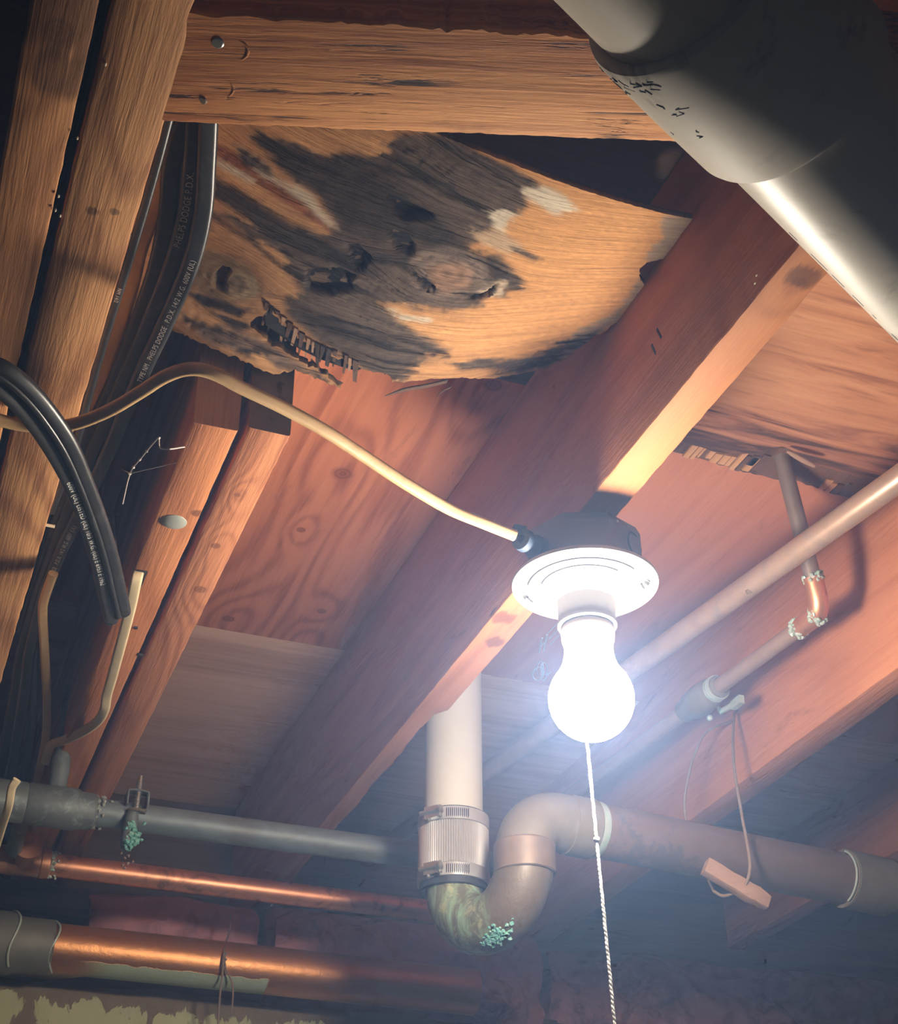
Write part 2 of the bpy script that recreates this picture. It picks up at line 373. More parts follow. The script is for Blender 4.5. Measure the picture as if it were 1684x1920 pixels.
# ---------------------------------------------------------------- joists
def joist(x0, x1, y0, y1, z0, z1, mat, label, jit=.0002, wane=None, end_mat=None, step=.01, group=None, seed=0):
    r = random.Random(seed); n = int((y1 - y0) / step); prof = rrect(x1 - x0, z1 - z0, .0022, 2); m = len(prof); vs = []
    cx, cz = (x0 + x1) / 2, (z0 + z1) / 2
    for i in range(n + 1):
        y = y0 + (y1 - y0) * i / n; dl = r.gauss(0, jit); dr = r.gauss(0, jit)
        for (a, c) in prof:
            x = cx + a + (dl if a < 0 else dr); z = cz + c
            if wane and c < 0:
                dx, dz = wane(y, a > 0); x += dx; z += dz
            vs.append(V(x, y + (r.gauss(0, .0006) if i in (0, n) else 0), z))
    fs = []
    for i in range(n):
        for a in range(m): fs.append((i * m + a, i * m + (a + 1) % m, (i + 1) * m + (a + 1) % m, (i + 1) * m + a))
    fs += [tuple(range(m - 1, -1, -1)), tuple(n * m + a for a in range(m))]
    b = MB(); b.add(vs, fs); o = b.build('floor_joist', mat, origin=(cx, y0, z0), angle=40)
    if end_mat:
        o.data.materials.append(end_mat); o.data.polygons[len(fs) - 2].material_index = 1
    return tag(o, label, 'joist', group)
def part_joist(b, name, mat, j, smooth=True): return b.build(name, mat, j, smooth=smooth)

def joists():
    ZB, ZT = .66, .8548
    a1 = joist(-.0175, .0165, .15, 2.1, ZB, ZT, wood('joist_wood_knotty', (.62, .29, .12), (.30, .125, .05), 'Y', .8, 1.0, knots=[(.0, .44, 0, .02), (.006, .40, 0, .012)], blotches=[(.0, .425, 0, .04), (.004, .47, 0, .022)], offset=1),
               'leftmost dark-knotted floor joist at the photo edge', seed=1)
    wn = lambda y, right: ((-.0035 * max(0, math.sin(y * 60) * math.sin(y * 23 + 1)) if y < .63 else 0.0) if right else 0, 0)
    a2 = joist(.0225, .0655, .15, 2.1, ZB, ZT, wood('joist_wood_striped', (.68, .34, .145), (.34, .145, .06), 'Y', 1.2, 1.3, blotches=[(-.004, .57, 0, .0042), (.008, .566, 0, .0036)], ring=40, offset=4),
               'straight-grained floor joist with nailed cross block butting its right side', .00025, wn, seed=2)
    nb = MB()
    for (px, py) in ((240, 448), (113, 607), (62, 726)):
        p = onz(px, py, .66)
    nb.tube([V(.0655, .775, .70), V(.0690, .775, .696)], .0022, 10); nb.build('nail', M['rust_wire'], a2)
    nb = MB(); nb.tube([V(.066, 1.118, .676), V(.074, 1.118, .676)], .0014, 8); nb.build('nail', M['pellet'], a2)
    red1 = wood('joist_wood_orange', (.60, .235, .095), (.34, .115, .045), 'Y', .9, .8, blotches=[(.012, .12, 0, .006)], offset=7)
    b1 = joist(.1445, .1780, .912, 2.08, ZB, ZT, red1, 'short orange floor joist with a round galvanised bolt head under it', .00015, None, M['end_wood'], seed=3)
    red2 = wood('joist_wood_figured', (.56, .225, .10), (.30, .10, .045), 'Y', .9, 1.0, knots=[(.0, .17, 0, .009), (.004, .245, 0, .013), (-.002, .09, 0, .006)], ring=34, figure=1.3, offset=9)
    b2 = joist(.1842, .2155, .905, 2.08, ZB, ZT, red2, 'short figured floor joist with blackened end grain beside the bolted one', .0002, None, M['end_dark'], seed=4)
    # bolt head and rot marks on the short joist
    p = onz(326, 978, .66)
    bh = MB(); bh.lathe([(0, -.0034), (.004, -.0032), (.008, -.0021), (.0103, -.0006), (.0106, .0004), (0, .0004)], p, (0, 0, 1), 32); bh.build('bolt_head', plain('dull_zinc', (.46, .48, .44), .4, .35, .15, 60), b1)['label'] = 'round galvanised bolt head'
    for q in ((255, 1177), (262, 1228)):
        p = onz(*q, .6597); k = MB(); k.blob(p, .0028, 1, .4, (1, 1, .5)); k.build('nail_hole', M['groove'], b1)
    k = MB(); p = onz(262, 1085, .6595); k.box(p.x - .005, p.x + .004, p.y - .014, p.y + .02, .6590, .6612); k.build('notch', M['groove'], b1, smooth=False)
    def wc(y, right):
        if y < 1.30 or not right: return (0, 0)
        t = min(1, (y - 1.30) / .02); return (-.009 * t - .0012 * math.sin(y * 47) * t - .0005 * math.sin(y * 163) * t, .002 * t)
    cw = wood('joist_wood_centre', (.45, .175, .06), (.28, .09, .033), 'Y', .8, .8, knots=[(.003, .505, .0, .010)], blotches=[(.003, .50, 0, .014), (-.006, .985, 0, .013), (.004, 1.03, 0, .012)], offset=12)
    c = joist(.457, .4885, .12, 2.1, ZB, ZT, cw, 'long centre floor joist carrying the round lamp box', .0002, wc, seed=5)
    for (q, w) in (((1236, 625), .010), ((1226, 655), .008)):
        p = onx(*q, .4568); k = MB(); k.obox(p, V(.0004, 0, 0), V(0, .0025, .006), V(0, -.0008, .0006)); k.build('splinter_gouge', M['groove'], c, smooth=False)
    rw = wood('joist_wood_right', (.56, .22, .11), (.36, .12, .06), 'Y', .7, .7, offset=15)
    d = joist(.8495, .8845, .15, 2.1, ZB, ZT, rw, 'floor joist at the right with the copper pipes on its lamp side', .0002, seed=6)
    e = joist(1.258, 1.292, .15, 2.1, .735, ZT, rw, 'shadowed far right floor joist beyond the hanging drain pipe', .0002, seed=7)
    for k in range(26):           # small pale pellets stuck in the gaps and on the undersides
        pass
    return a1, a2, b1, b2, c, d, e

def cross_block():
    """flat blocking between the joists, skewed, with two nails"""
    p0 = onz(311, 228, .66); p1 = onz(1255, 265, .66); d = (p1 - p0).normalized(); nrm = V(d.y, -d.x, 0)   # towards the camera
    if nrm.y > 0: nrm = -nrm
    L = .415; n = 110; w = .0785; th = .034; vs = []; r = random.Random(3)
    for i in range(n + 1):
        t = i / n * L; wl = w + .0006 * math.sin(i * .6) - .009 * t / L + .0006 * r.gauss(0, 1)
        e0 = .0003 * r.gauss(0, 1); sh = -.004 * (i == 0) 
        ring = [(0 + e0, .0), (.0015 + e0, -.0006), (wl * .5, -.0006), (wl - .002, .0), (wl, .0022), (wl, th), (0, th)]
        vs += [V(t + sh, -a, h) for a, h in ring]
    m = 7; fs = []
    for i in range(n):
        for a in range(m): fs.append((i * m + a, i * m + (a + 1) % m, (i + 1) * m + (a + 1) % m, (i + 1) * m + a))
    fs += [tuple(range(m - 1, -1, -1)), tuple(n * m + a for a in range(m))]
    mat = wood('rough_block_wood', (.74, .33, .11), (.32, .10, .03), 'X', .8, 1.25, ring=16, figure=.7, cracks=.95, offset=20)
    me = bpy.data.meshes.new('cross_block'); me.from_pydata(vs, [], fs); bm = bmesh.new(); bm.from_mesh(me); bmesh.ops.recalc_face_normals(bm, faces=bm.faces); bm.to_mesh(me); bm.free()
    me.polygons.foreach_set('use_smooth', [True] * len(me.polygons)); me.set_sharp_from_angle(angle=math.radians(35)); me.materials.append(mat)
    o = link('cross_block', me, None, p0 + V(.0015, 0, .0008)); o.rotation_euler = (0, 0, math.atan2(d.y, d.x))
    tag(o, 'rough orange wooden block with two nails spanning between joists near the top', 'block')
    def nail(q, r, tilt, nm):
        p = onz(*q, .6593); l = p - p0; lx = l.dot(d); ly = l.dot(V(-d.y, d.x, 0))
        b = MB(); ax = Vector(tilt).normalized(); b.lathe([(0, -.0022), (r * .8, -.0021), (r, -.0014), (r, -.0004), (r * .5, 0), (r * .42, .004), (0, .004)], (lx, ly, .0011), ax, 24)
        bm_ = bpy.data.meshes.new('nail'); bm_.from_pydata([v[:] for v in b.v], [], b.f); bm_.materials.append(nm)
        bm_.polygons.foreach_set('use_smooth', [True] * len(bm_.polygons)); bm_.set_sharp_from_angle(angle=math.radians(35))
        c = bpy.data.objects.new('nail', bm_); C.objects.link(c); c.parent = o
    nail((403, 82), .0036, (.12, .05, 1), M['steel']); nail((375, 189), .0030, (.3, -.1, 1), M['rust_wire'])
    # flattened hammer marks: crescent lips in the wood around the nails
    for (q, rr) in (((425, 95), .010), ((395, 165), .011)):
        p = onz(*q, .6592); l = p - p0; lx = l.dot(d); ly = l.dot(V(-d.y, d.x, 0)); b = MB(); pts = []
        for k in range(13):
            a = math.radians(-70 + 150 * k / 12); pts.append(V(lx + rr * math.cos(a), ly + rr * .8 * math.sin(a), .0002))
        b.tube(pts, .0011, 8, scale=[.25 + .9 * math.sin(pi * k / 12) for k in range(13)])
        bm_ = bpy.data.meshes.new('hammer_mark'); bm_.from_pydata([v[:] for v in b.v], [], b.f); bm_.materials.append(mat); bm_.polygons.foreach_set('use_smooth', [True] * len(bm_.polygons))
        c = bpy.data.objects.new('hammer_mark', bm_); C.objects.link(c); c.parent = o

# ---------------------------------------------------------------- rotted, sagging plywood in the left bay
_kx = [.05, .07, .10, .14, .175, .20, .25, .293, .35, .396, .435, .465]
_near = np.polyfit(_kx, [.823, .821, .818, .814, .810, .807, .801, .794, .784, .783, .785, .786], 4)
_far = np.polyfit(_kx, [.723, .722, .719, .714, .709, .708, .713, .729, .748, .764, .780, .790], 5)
def sag(x, y):
    v = (y - .711) / .189
    return np.polyval(_near, x) * (1 - v) + np.polyval(_far, x) * v
def on_sheet(px, py):
    z = .81
    for _ in range(40): p = onz(px, py, z); z = .6 * z + .4 * float(sag(p.x, p.y))
    return onz(px, py, z)
def vnoise(x, y, seed):
    """value noise, vectorised"""
    xi = np.floor(x).astype(int); yi = np.floor(y).astype(int); fx = x - xi; fy = y - yi
    def h(a, b):
        n = (a * 374761393 + b * 668265263 + seed * 1442695041) & 0x7fffffff
        n = ((n ^ (n >> 13)) * 1274126177) & 0x7fffffff
        return ((n ^ (n >> 16)) & 0xffff) / 65535.0
    u = fx * fx * (3 - 2 * fx); w = fy * fy * (3 - 2 * fy)
    return (h(xi, yi) * (1 - u) + h(xi + 1, yi) * u) * (1 - w) + (h(xi, yi + 1) * (1 - u) + h(xi + 1, yi + 1) * u) * w
def fbm(x, y, seed, o=4):
    a = 0; k = 0; amp = 1
    for i in range(o): a = a + amp * vnoise(x * 2 ** i, y * 2 ** i, seed + i); k += amp; amp *= .55
    return a / k
def poly_sd(px, py, poly):
    """signed distance to a polygon (inside negative)"""
    P = np.array(poly, float); n = len(P); d = np.full(px.shape, 1e9); ins = np.zeros(px.shape, bool)
    for i in range(n):
        a = P[i]; b = P[(i + 1) % n]; e = b - a; wx = px - a[0]; wy = py - a[1]
        t = np.clip((wx * e[0] + wy * e[1]) / (e @ e + 1e-12), 0, 1)
        d = np.minimum(d, np.hypot(wx - t * e[0], wy - t * e[1]))
        c = ((a[1] > py) != (b[1] > py)) & (px < (b[0] - a[0]) * (py - a[1]) / (b[1] - a[1] + 1e-12) + a[0]); ins ^= c
    return np.where(ins, -d, d)

def rotted_sheet():
    edge = [(1304, 411), (1283, 434), (1262, 470), (1245, 486), (1225, 490), (1212, 492), (1200, 505), (1198, 520), (1208, 533), (1205, 547), (1190, 563), (1160, 600), (1130, 624), (1100, 643), (1060, 674), (1020, 692), (968, 703), (930, 708), (886, 709), (831, 709), (780, 714), (735, 718), (731, 704), (690, 694), (656, 683), (640, 672), (618, 664), (590, 650), (569, 640), (545, 618), (520, 600), (506, 582), (474, 600), (468, 612), (503, 640), (558, 672), (600, 697), (640, 727), (612, 716), (575, 701), (545, 694), (518, 703), (500, 697), (462, 680), (375, 642), (312, 615), (240, 588), (190, 566)]
    out = [on_sheet(*p) for p in edge]; out = [V(p.x, p.y) for p in out]
    out = [V(.069, .705), V(.19, .7105), V(.3, .7115)] + out
    out.append(V(.069, out[-1].y))
    pts = []
    for i in range(len(out)):
        a, b = out[i], out[(i + 1) % len(out)]; k = max(1, int((b - a).length / .0022)); rag = .0007 if 2 < i < len(out) - 2 else .0002
        for j in range(k):
            p = a.lerp(b, j / k); pts.append(V(p.x + random.gauss(0, rag), p.y + random.gauss(0, rag)))
    nb = len(pts); poly = [(p.x, p.y) for p in pts]
    xs = np.arange(.07, .46, .0021); ys = np.arange(.70, 1.02, .0021); gx, gy = np.meshgrid(xs, ys); gx = gx.ravel() + rng.uniform(-.0004, .0004, gx.size); gy = gy.ravel() + rng.uniform(-.0004, .0004, gy.size)
    sd = poly_sd(gx, gy, [(p.x, p.y) for p in out]); k = sd < -.0021; gx, gy = gx[k], gy[k]
    allp = pts + [V(a, b) for a, b in zip(gx.tolist(), gy.tolist())]
    vo, eo, fo, _, _, _ = geometry.delaunay_2d_cdt(allp, [(i, (i + 1) % nb) for i in range(nb)], [], 2, 1e-6)
    X = np.array([p.x for p in vo]); Y = np.array([p.y for p in vo]); Zs = sag(X, Y)
    # stains, rot, mould, painted hole dark and lower right shade of the underside, measured off its surface
    P = np.stack([X, Y, Zs], 1); w = P @ np.array(cF); PX = 842 + FPX * (P @ np.array(cR)) / w; PY = 960 - FPX * (P @ np.array(cU)) / w
    st = fbm(X * 30, Y * 240, 11, 4) - .5; bl = fbm(X * 90, Y * 140, 23, 4) - .5
    QX = PX + 26 * bl + 34 * st; QY = PY + 22 * bl + 26 * st
    tanc, org = np.array((.50, .265, .115)), np.array((.60, .30, .115)); t = np.clip((PX - 700) / 250, 0, 1)[:, None]
    col = tanc * (1 - t) + org * t
    gro = np.zeros(len(X))
    GREY, DARK, BLK, WHT, RED, TAN, EDG = (.098, .070, .050), (.044, .031, .022), (.010, .009, .008), (.62, .54, .42), (.26, .09, .035), (.56, .30, .13), (.34, .25, .17)
    jobs = [
        (GREY, 9, [(640, 290), (700, 290), (740, 250), (835, 248), (930, 300), (1003, 335), (1012, 355), (985, 372), (985, 388), (960, 405), (930, 420), (900, 435), (880, 455), (885, 475), (940, 480), (962, 505), (985, 535), (950, 550), (905, 565), (870, 577), (830, 582), (800, 575), (720, 575), (745, 600), (790, 628), (845, 655), (800, 682), (735, 712), (690, 700), (650, 672), (600, 645), (545, 595), (520, 560), (560, 545), (530, 500), (470, 455), (440, 420), (390, 398), (385, 368), (430, 350), (480, 378), (540, 420), (610, 440), (632, 425), (590, 360), (540, 330), (505, 290), (470, 255), (480, 238), (560, 262), (620, 292)], 1),
        (DARK, 12, [(470, 240), (560, 285), (640, 298), (720, 325), (760, 365), (800, 400), (850, 440), (880, 470), (800, 455), (740, 445), (700, 450), (650, 440), (640, 410), (600, 370), (550, 330), (510, 300)], 1),
        (DARK, 8, [(395, 330), (430, 345), (490, 390), (560, 430), (640, 470), (720, 520), (640, 506), (560, 470), (500, 430), (430, 395), (395, 378)], 1),
        (DARK, 8, [(540, 560), (600, 585), (680, 620), (760, 650), (740, 665), (650, 640), (580, 605)], 1),
        (DARK, 8, [(660, 470), (720, 470), (780, 480), (790, 500), (740, 500), (690, 495)], 1),
        (TAN, 5, [(475, 236), (560, 238), (600, 265), (634, 294), (600, 287), (550, 264), (500, 252)], 1),
        (TAN, 5, [(560, 240), (640, 246), (735, 255), (728, 280), (690, 291), (650, 268), (610, 258)], 1),
        (TAN, 5, [(390, 255), (420, 275), (440, 300), (490, 345), (503, 368), (475, 365), (430, 335), (385, 310)], 1),
        (RED, 4, [(395, 258), (470, 308), (560, 368), (628, 418), (622, 436), (560, 398), (480, 342), (395, 285)], .6),
        (WHT, 7, [(462, 285), (500, 310), (525, 342), (580, 362), (602, 395), (634, 426), (620, 426), (568, 378), (528, 350), (490, 330)], 1.2),
        (GREY, 5, [(436, 268), (470, 285), (510, 315), (514, 332), (470, 318), (445, 295)], 1),
        (WHT, 5, [(408, 298), (445, 318), (484, 341), (478, 347), (440, 330), (408, 312)], .5),
        (TAN, 5, [(378, 362), (400, 370), (460, 408), (480, 427), (430, 400), (378, 388)], 1),
        (TAN, 4, [(375, 396), (430, 425), (490, 463), (532, 505), (558, 558), (530, 547), (490, 502), (430, 455), (365, 440)], .7),
        (TAN, 4, [(480, 445), (520, 468), (542, 490), (532, 502), (500, 478)], .7),
        ((.30, .19, .09), 10, [(345, 490), (400, 470), (470, 500), (490, 540), (470, 565), (410, 560), (350, 535)], .6),
        ((.50, .38, .22), 5, [(424, 515), (445, 505), (474, 518), (484, 545), (462, 562), (440, 560), (424, 545)], .4),
        ((.30, .21, .12), 3, [(428, 520), (445, 514), (462, 525), (466, 542), (448, 550), (430, 540)], .2),
        (BLK, 3, [(405, 515), (415, 502), (432, 505), (425, 522), (422, 545), (405, 540)], 0),
        (DARK, 5, [(345, 545), (400, 555), (440, 572), (470, 580), (440, 590), (380, 575)], .6),
        (DARK, 5, [(330, 582), (390, 610), (440, 640), (520, 670), (600, 700), (640, 726), (560, 700), (470, 655), (400, 630), (340, 602)], 1.4),
        (DARK, 6, [(400, 590), (470, 600), (480, 620), (440, 620)], 1.2),
        ((.17, .11, .075), 6, [(350, 600), (430, 610), (500, 645), (560, 680), (600, 700), (520, 690), (440, 660), (380, 635)], 1.6),
        (DARK, 6, [(430, 640), (470, 645), (520, 672), (500, 680), (450, 665)], 1.6), (DARK, 5, [(360, 600), (400, 605), (420, 622), (380, 618)], 1.5), (TAN, 4, [(470, 662), (500, 668), (515, 690), (490, 686)], .8),
        (WHT, 7, [(985, 352), (1015, 345), (1060, 368), (1078, 388), (1066, 407), (1035, 400), (1010, 384), (988, 372)], 1.2),
        (WHT, 6, [(912, 405), (950, 392), (972, 402), (955, 425), (925, 428)], 1.2),
        ((.48, .34, .22), 8, [(880, 432), (930, 425), (990, 470), (960, 480), (900, 455)], 1.4),
        (GREY, 5, [(955, 460), (985, 470), (1020, 487), (1000, 488), (965, 474)], .6),
        ((.20, .145, .11), 12, [(770, 480), (820, 468), (880, 472), (920, 500), (915, 540), (870, 560), (810, 560), (775, 535)], .4),
        ((.34, .20, .13), 8, [(805, 500), (850, 490), (885, 505), (880, 540), (840, 552), (808, 540)], .6),
        (DARK, 5, [(915, 480), (955, 520), (960, 535), (930, 530), (915, 505)], .6),
        ((.55, .42, .30), 5, [(895, 540), (930, 533), (960, 525), (935, 552), (895, 562)], .8),
        (BLK, 2.5, [(772, 512), (800, 528), (818, 540), (812, 549), (795, 540), (778, 527)], .3),
        (BLK, 2.5, [(880, 560), (915, 545), (940, 528), (925, 548), (895, 563)], .3),
        (BLK, 4, [(568, 522), (590, 503), (640, 504), (664, 518), (655, 540), (622, 552), (578, 542)], .5),  # holes here and on the next line: their inner dark is painted in
        (BLK, 4, [(728, 366), (772, 384), (812, 402), (765, 412), (738, 398)], .5),
        (BLK, 4, [(655, 465), (675, 462), (690, 480), (668, 505), (655, 490)], .7),
        (BLK, 4, [(735, 430), (775, 450), (770, 480), (745, 470), (728, 440)], .7),
        (WHT, 4, [(728, 582), (770, 590), (815, 600), (800, 604), (750, 596)], .8),
        (GREY, 6, [(825, 680), (900, 672), (960, 676), (1000, 690), (930, 692), (860, 690)], .9),
        (EDG, 6, [(1245, 405), (1308, 405), (1252, 492), (1212, 492), (1216, 470), (1236, 448)], .5),
        (EDG, 6, [(1196, 520), (1212, 540), (1130, 628), (1070, 670), (1010, 690), (1030, 660), (1100, 612), (1150, 588), (1182, 555)], .5),
        ((.11, .085, .07), 8, [(1130, 620), (1080, 655), (1020, 690), (920, 705), (990, 668), (1060, 640)], .8),  # lampholder's shadow along the lower right edge, put into the colour
    ]
    for c, fe, pl, k in jobs:
        d = poly_sd(PX + (QX - PX) * k, PY + (QY - PY) * k, pl); a = np.clip(.5 - d / (2 * fe), 0, 1); a = a * a * (3 - 2 * a); a = a[:, None]
        col = col * (1 - a) + np.array(c) * a
        if c == BLK: gro = np.maximum(gro, a[:, 0])
    # fine fibre variation and cracks along the grain
    def hslope(x): return np.where(x < .28, .20 * (x - .28), np.where(x < .34, .0 * x, -.08 * (x - .34)))
    K = on_sheet(838, 512); dk2 = ((X - K.x) / .034) ** 2 + ((Y - K.y) / .022) ** 2; K2 = on_sheet(430, 530); dk3 = ((X - K2.x) / .024) ** 2 + ((Y - K2.y) / .018) ** 2
    YG = Y - hslope(X) + .022 * np.exp(-dk2 * .5) * np.sign(Y - K.y + 1e-9) * -1 + .016 * np.exp(-dk3 * .5) * np.sign(Y - K2.y + 1e-9) * -1 + .004 * np.sin(X * 31)
    ring1 = np.sqrt(dk2); ring3 = np.sqrt(dk3)
    fib = fbm(X * 22, YG * 700, 31, 3); fib2 = fbm(X * 60, YG * 1500, 37, 2); lum = col.mean(1)
    col = col * (1 + ((fib - .5) * 1.0 + (fib2 - .5) * .6) * np.where(lum < .18, 1.1, .45))[:, None]
    cr = fbm(X * 9, YG * 210, 41, 3); crk = np.clip((.33 - np.abs(cr - .5) * 22), 0, .33) / .33 * (fbm(X * 14, Y * 30, 43, 2) > .52) * (lum < .2)
    for line in (((380, 395), (470, 452), (540, 510), (640, 545)), ((640, 285), (760, 330), (850, 350)), ((745, 300), (830, 345), (900, 395)), ((860, 270), (990, 340)), ((600, 590), (720, 625), (840, 665)), ((560, 430), (640, 480), (720, 490))):
        for (a, b) in zip(line, line[1:]):
            a = np.array(a, float); b = np.array(b, float); e = b - a; wx, wy = PX + 5 * st - a[0], PY + 5 * st - a[1]; tt = np.clip((wx * e[0] + wy * e[1]) / (e @ e), 0, 1)
            crk = np.maximum(crk, .85 * np.clip(1.3 - np.hypot(wx - tt * e[0], wy - tt * e[1]) / 5.0, 0, 1))
    col = col * (1 - .85 * crk)[:, None]
    for rg_ in (ring1, ring3): col = col * (1 - .38 * np.clip(1.25 - rg_, 0, 1) ** .5 * (.5 + .5 * np.sin(rg_ * 21 + 5 * st)))[:, None]
    col = np.clip(col, .004, .9)
    relief = np.where(lum < .2, 1, .25) * ((fib - .5) * .0022 + bl * .0018) - gro * .005
    Zb = Zs - np.where(True, relief, 0)
    d_edge = None
    th = .0052; n = len(X)
    verts = [V(a, b, c) for a, b, c in zip(X.tolist(), Y.tolist(), Zb.tolist())] + [V(a, b, c + th) for a, b, c in zip(X.tolist(), Y.tolist(), Zs.tolist())]
    # real openings: the knot hole; other rotted-through spots only have their dark painted
    holes = [[(407, 516), (416, 504), (430, 507), (424, 522), (420, 542), (408, 537)]]
    keep = []
    cxm = [(sum(PX[i] for i in f) / 3, sum(PY[i] for i in f) / 3) for f in fo]; fx = np.array([c[0] for c in cxm]); fy = np.array([c[1] for c in cxm]); bad = np.zeros(len(fo), bool)
    for h in holes: bad |= poly_sd(fx, fy, h) < 0
    fo = [f for f, b in zip(fo, bad) if not b]
    cnt = {}
    for f in fo:
        for i in range(len(f)): a, b = f[i], f[(i + 1) % len(f)]; cnt.setdefault((min(a, b), max(a, b)), []).append((a, b))
    fs = [tuple(f) for f in fo] + [tuple(i + n for i in reversed(f)) for f in fo]
    for k2, v in cnt.items():
        if len(v) == 1: a, b = v[0]; fs.append((a, b, b + n, a + n))
    mb = MB(); mb.add(verts, fs)
    N = NT('rotted_plywood'); at = N.n('ShaderNodeAttribute', attribute_name='albedo'); co = N.obj()
    ga = N.n('ShaderNodeAttribute', attribute_name='grain').outputs['Vector']; f1 = N.noise(N.scale(ga, (12, 330, 1)), 1, 6, .72, .5); ck = N.math('MULTIPLY', N.smooth(N.noise(N.scale(ga, (7, 130, 1)), 1, 6, .72, .9), .53, .66), N.math('ADD', .12, N.math('MULTIPLY', at.outputs['Alpha'], .72))); f2 = N.noise(N.scale(co, (90, 260, 90)), 1, 4, .7)
    mul = N.math('ADD', .62, N.math('MULTIPLY', N.math('ADD', f1, N.math('MULTIPLY', f2, .4)), .56))
    cmb = N.n('ShaderNodeCombineXYZ')
    for i in range(3): N.l(mul, cmb.inputs[i])
    colr = N.mix(ck, N.mix(1.0, at.outputs['Color'], cmb.outputs[0], 'MULTIPLY'), (.012, .009, .007)); N.bump(N.math('SUBTRACT', N.math('ADD', f1, N.math('MULTIPLY', f2, .6)), N.math('MULTIPLY', ck, 1.2)), .9, .002)
    mat = N.set(Base_Color=colr, Roughness=.8, Specular_IOR_Level=.2)
    root = thing('rotted_plywood', (.27, .711, .848), 'blackened rotten plywood sheet sagging between joists with knots and torn edges', 'plywood')
    o = mb.build('plywood_face', mat, root, (.27, .711, .848), angle=50)
    ca = o.data.color_attributes.new('albedo', 'FLOAT_COLOR', 'POINT'); full = np.ones((2 * n, 4), np.float32); full[:n, :3] = col; full[:n, 3] = np.clip((.24 - lum) / .1, 0, 1); full[n:, :3] = np.array((.12, .08, .05)); ca.data.foreach_set('color', full.ravel())
    cg = o.data.color_attributes.new('grain', 'FLOAT_COLOR', 'POINT'); gq = np.zeros((2 * n, 4), np.float32); gq[:n, 0] = X; gq[:n, 1] = YG; gq[n:, 0] = X; gq[n:, 1] = Y; cg.data.foreach_set('color', gq.ravel())
    # exposed cross-ply fibres hanging along the broken edge
    mats = [wood('splinter_dark', (.05, .033, .025), (.018, .012, .01), 'Y', 2, 1), wood('splinter_brown', (.12, .065, .04), (.05, .026, .018), 'Y', 2, 1), wood('splinter_pale', (.42, .26, .16), (.22, .12, .07), 'Y', 2, 1)]
    base = [(506, 578), (545, 612), (569, 634), (600, 652), (640, 666), (672, 684)]
    ip = [(492, 566), (545, 606), (600, 645), (672, 680), (690, 690), (668, 698), (640, 690), (600, 676), (560, 656), (520, 628), (498, 612)]
    ip = [on_sheet(*q) for q in ip]; b = MB(); m_ = len(ip); b.add([p + V(0, 0, .0012) for p in ip] + [p + V(0, 0, .0042) for p in ip], [tuple(range(m_)), tuple(range(2 * m_ - 1, m_ - 1, -1))] + [(i, (i + 1) % m_, m_ + (i + 1) % m_, m_ + i) for i in range(m_)])
    b.build('shade_backing', plain('black_shade_backing', (.02, .016, .013), .9, 0, .4, 60), root, smooth=False)  # black sheet added for the shadow behind the splinters
    k = 0; x = 498.0
    while x < 672:
        wpx = random.uniform(4, 11)
        for (a, b) in zip(base, base[1:]):
            if a[0] <= x <= b[0] or (a is base[0] and x < a[0]): yb = a[1] + (b[1] - a[1]) * (x - a[0]) / (b[0] - a[0]); break
        ln = random.uniform(20, 46) * (1.1 if x < 600 else .85)
        gap = random.random() < .13
        if not gap:
            p0 = on_sheet(x, yb - 8); p1 = on_sheet(x + wpx, yb - 8 + wpx * .5); lean = random.uniform(-9, 1); z = p0.z - .001
            q = onz(x + lean, yb + ln, z - .003 + random.uniform(-.002, .002)); wv = (p1 - p0) * .5; b = MB(); up = V(0, 0, random.uniform(.0009, .0018))
            a0 = p0 - V(0, 0, .0008); tp = random.uniform(.2, .85)
            vs = [a0 - up, a0 + 2 * wv - up, a0 + 2 * wv + up, a0 + up, q - up * .6, q + 2 * wv * tp - up * .6, q + 2 * wv * tp + up * .6, q + up * .6]
            b.add(vs, [(0, 1, 2, 3), (4, 7, 6, 5), (0, 4, 5, 1), (1, 5, 6, 2), (2, 6, 7, 3), (3, 7, 4, 0)])
            b.build('splinter', random.choice(mats[:2] + mats), root, smooth=False)
        x += wpx + random.uniform(.5, 4)
    for pts, mt, r in ((((722, 750), (760, 738), (800, 731), (838, 722)), 1, .0022), (((733, 715), (770, 711), (820, 712), (850, 710)), 0, .0020), (((815, 757), (828, 742), (846, 733)), 1, .001), (((612, 716), (628, 722), (641, 727)), 1, .0012), ((500, 697), (509, 703), (516, 702)) and (((486, 690), (502, 698), (516, 702)), 2, .0022)):
        q = [on_sheet(*p) + V(0, 0, .004) for p in pts]; b = MB(); b.sweep(smooth_path(q, 5), rrect(r * 2.4, r * .7, r * .2, 1), lambda i, p, t: V(0, 1, .1), scale=[.25 + .75 * min(1, i / 4) for i in range((len(q) - 1) * 5 + 1)]); b.build('splinter', mats[mt], root)

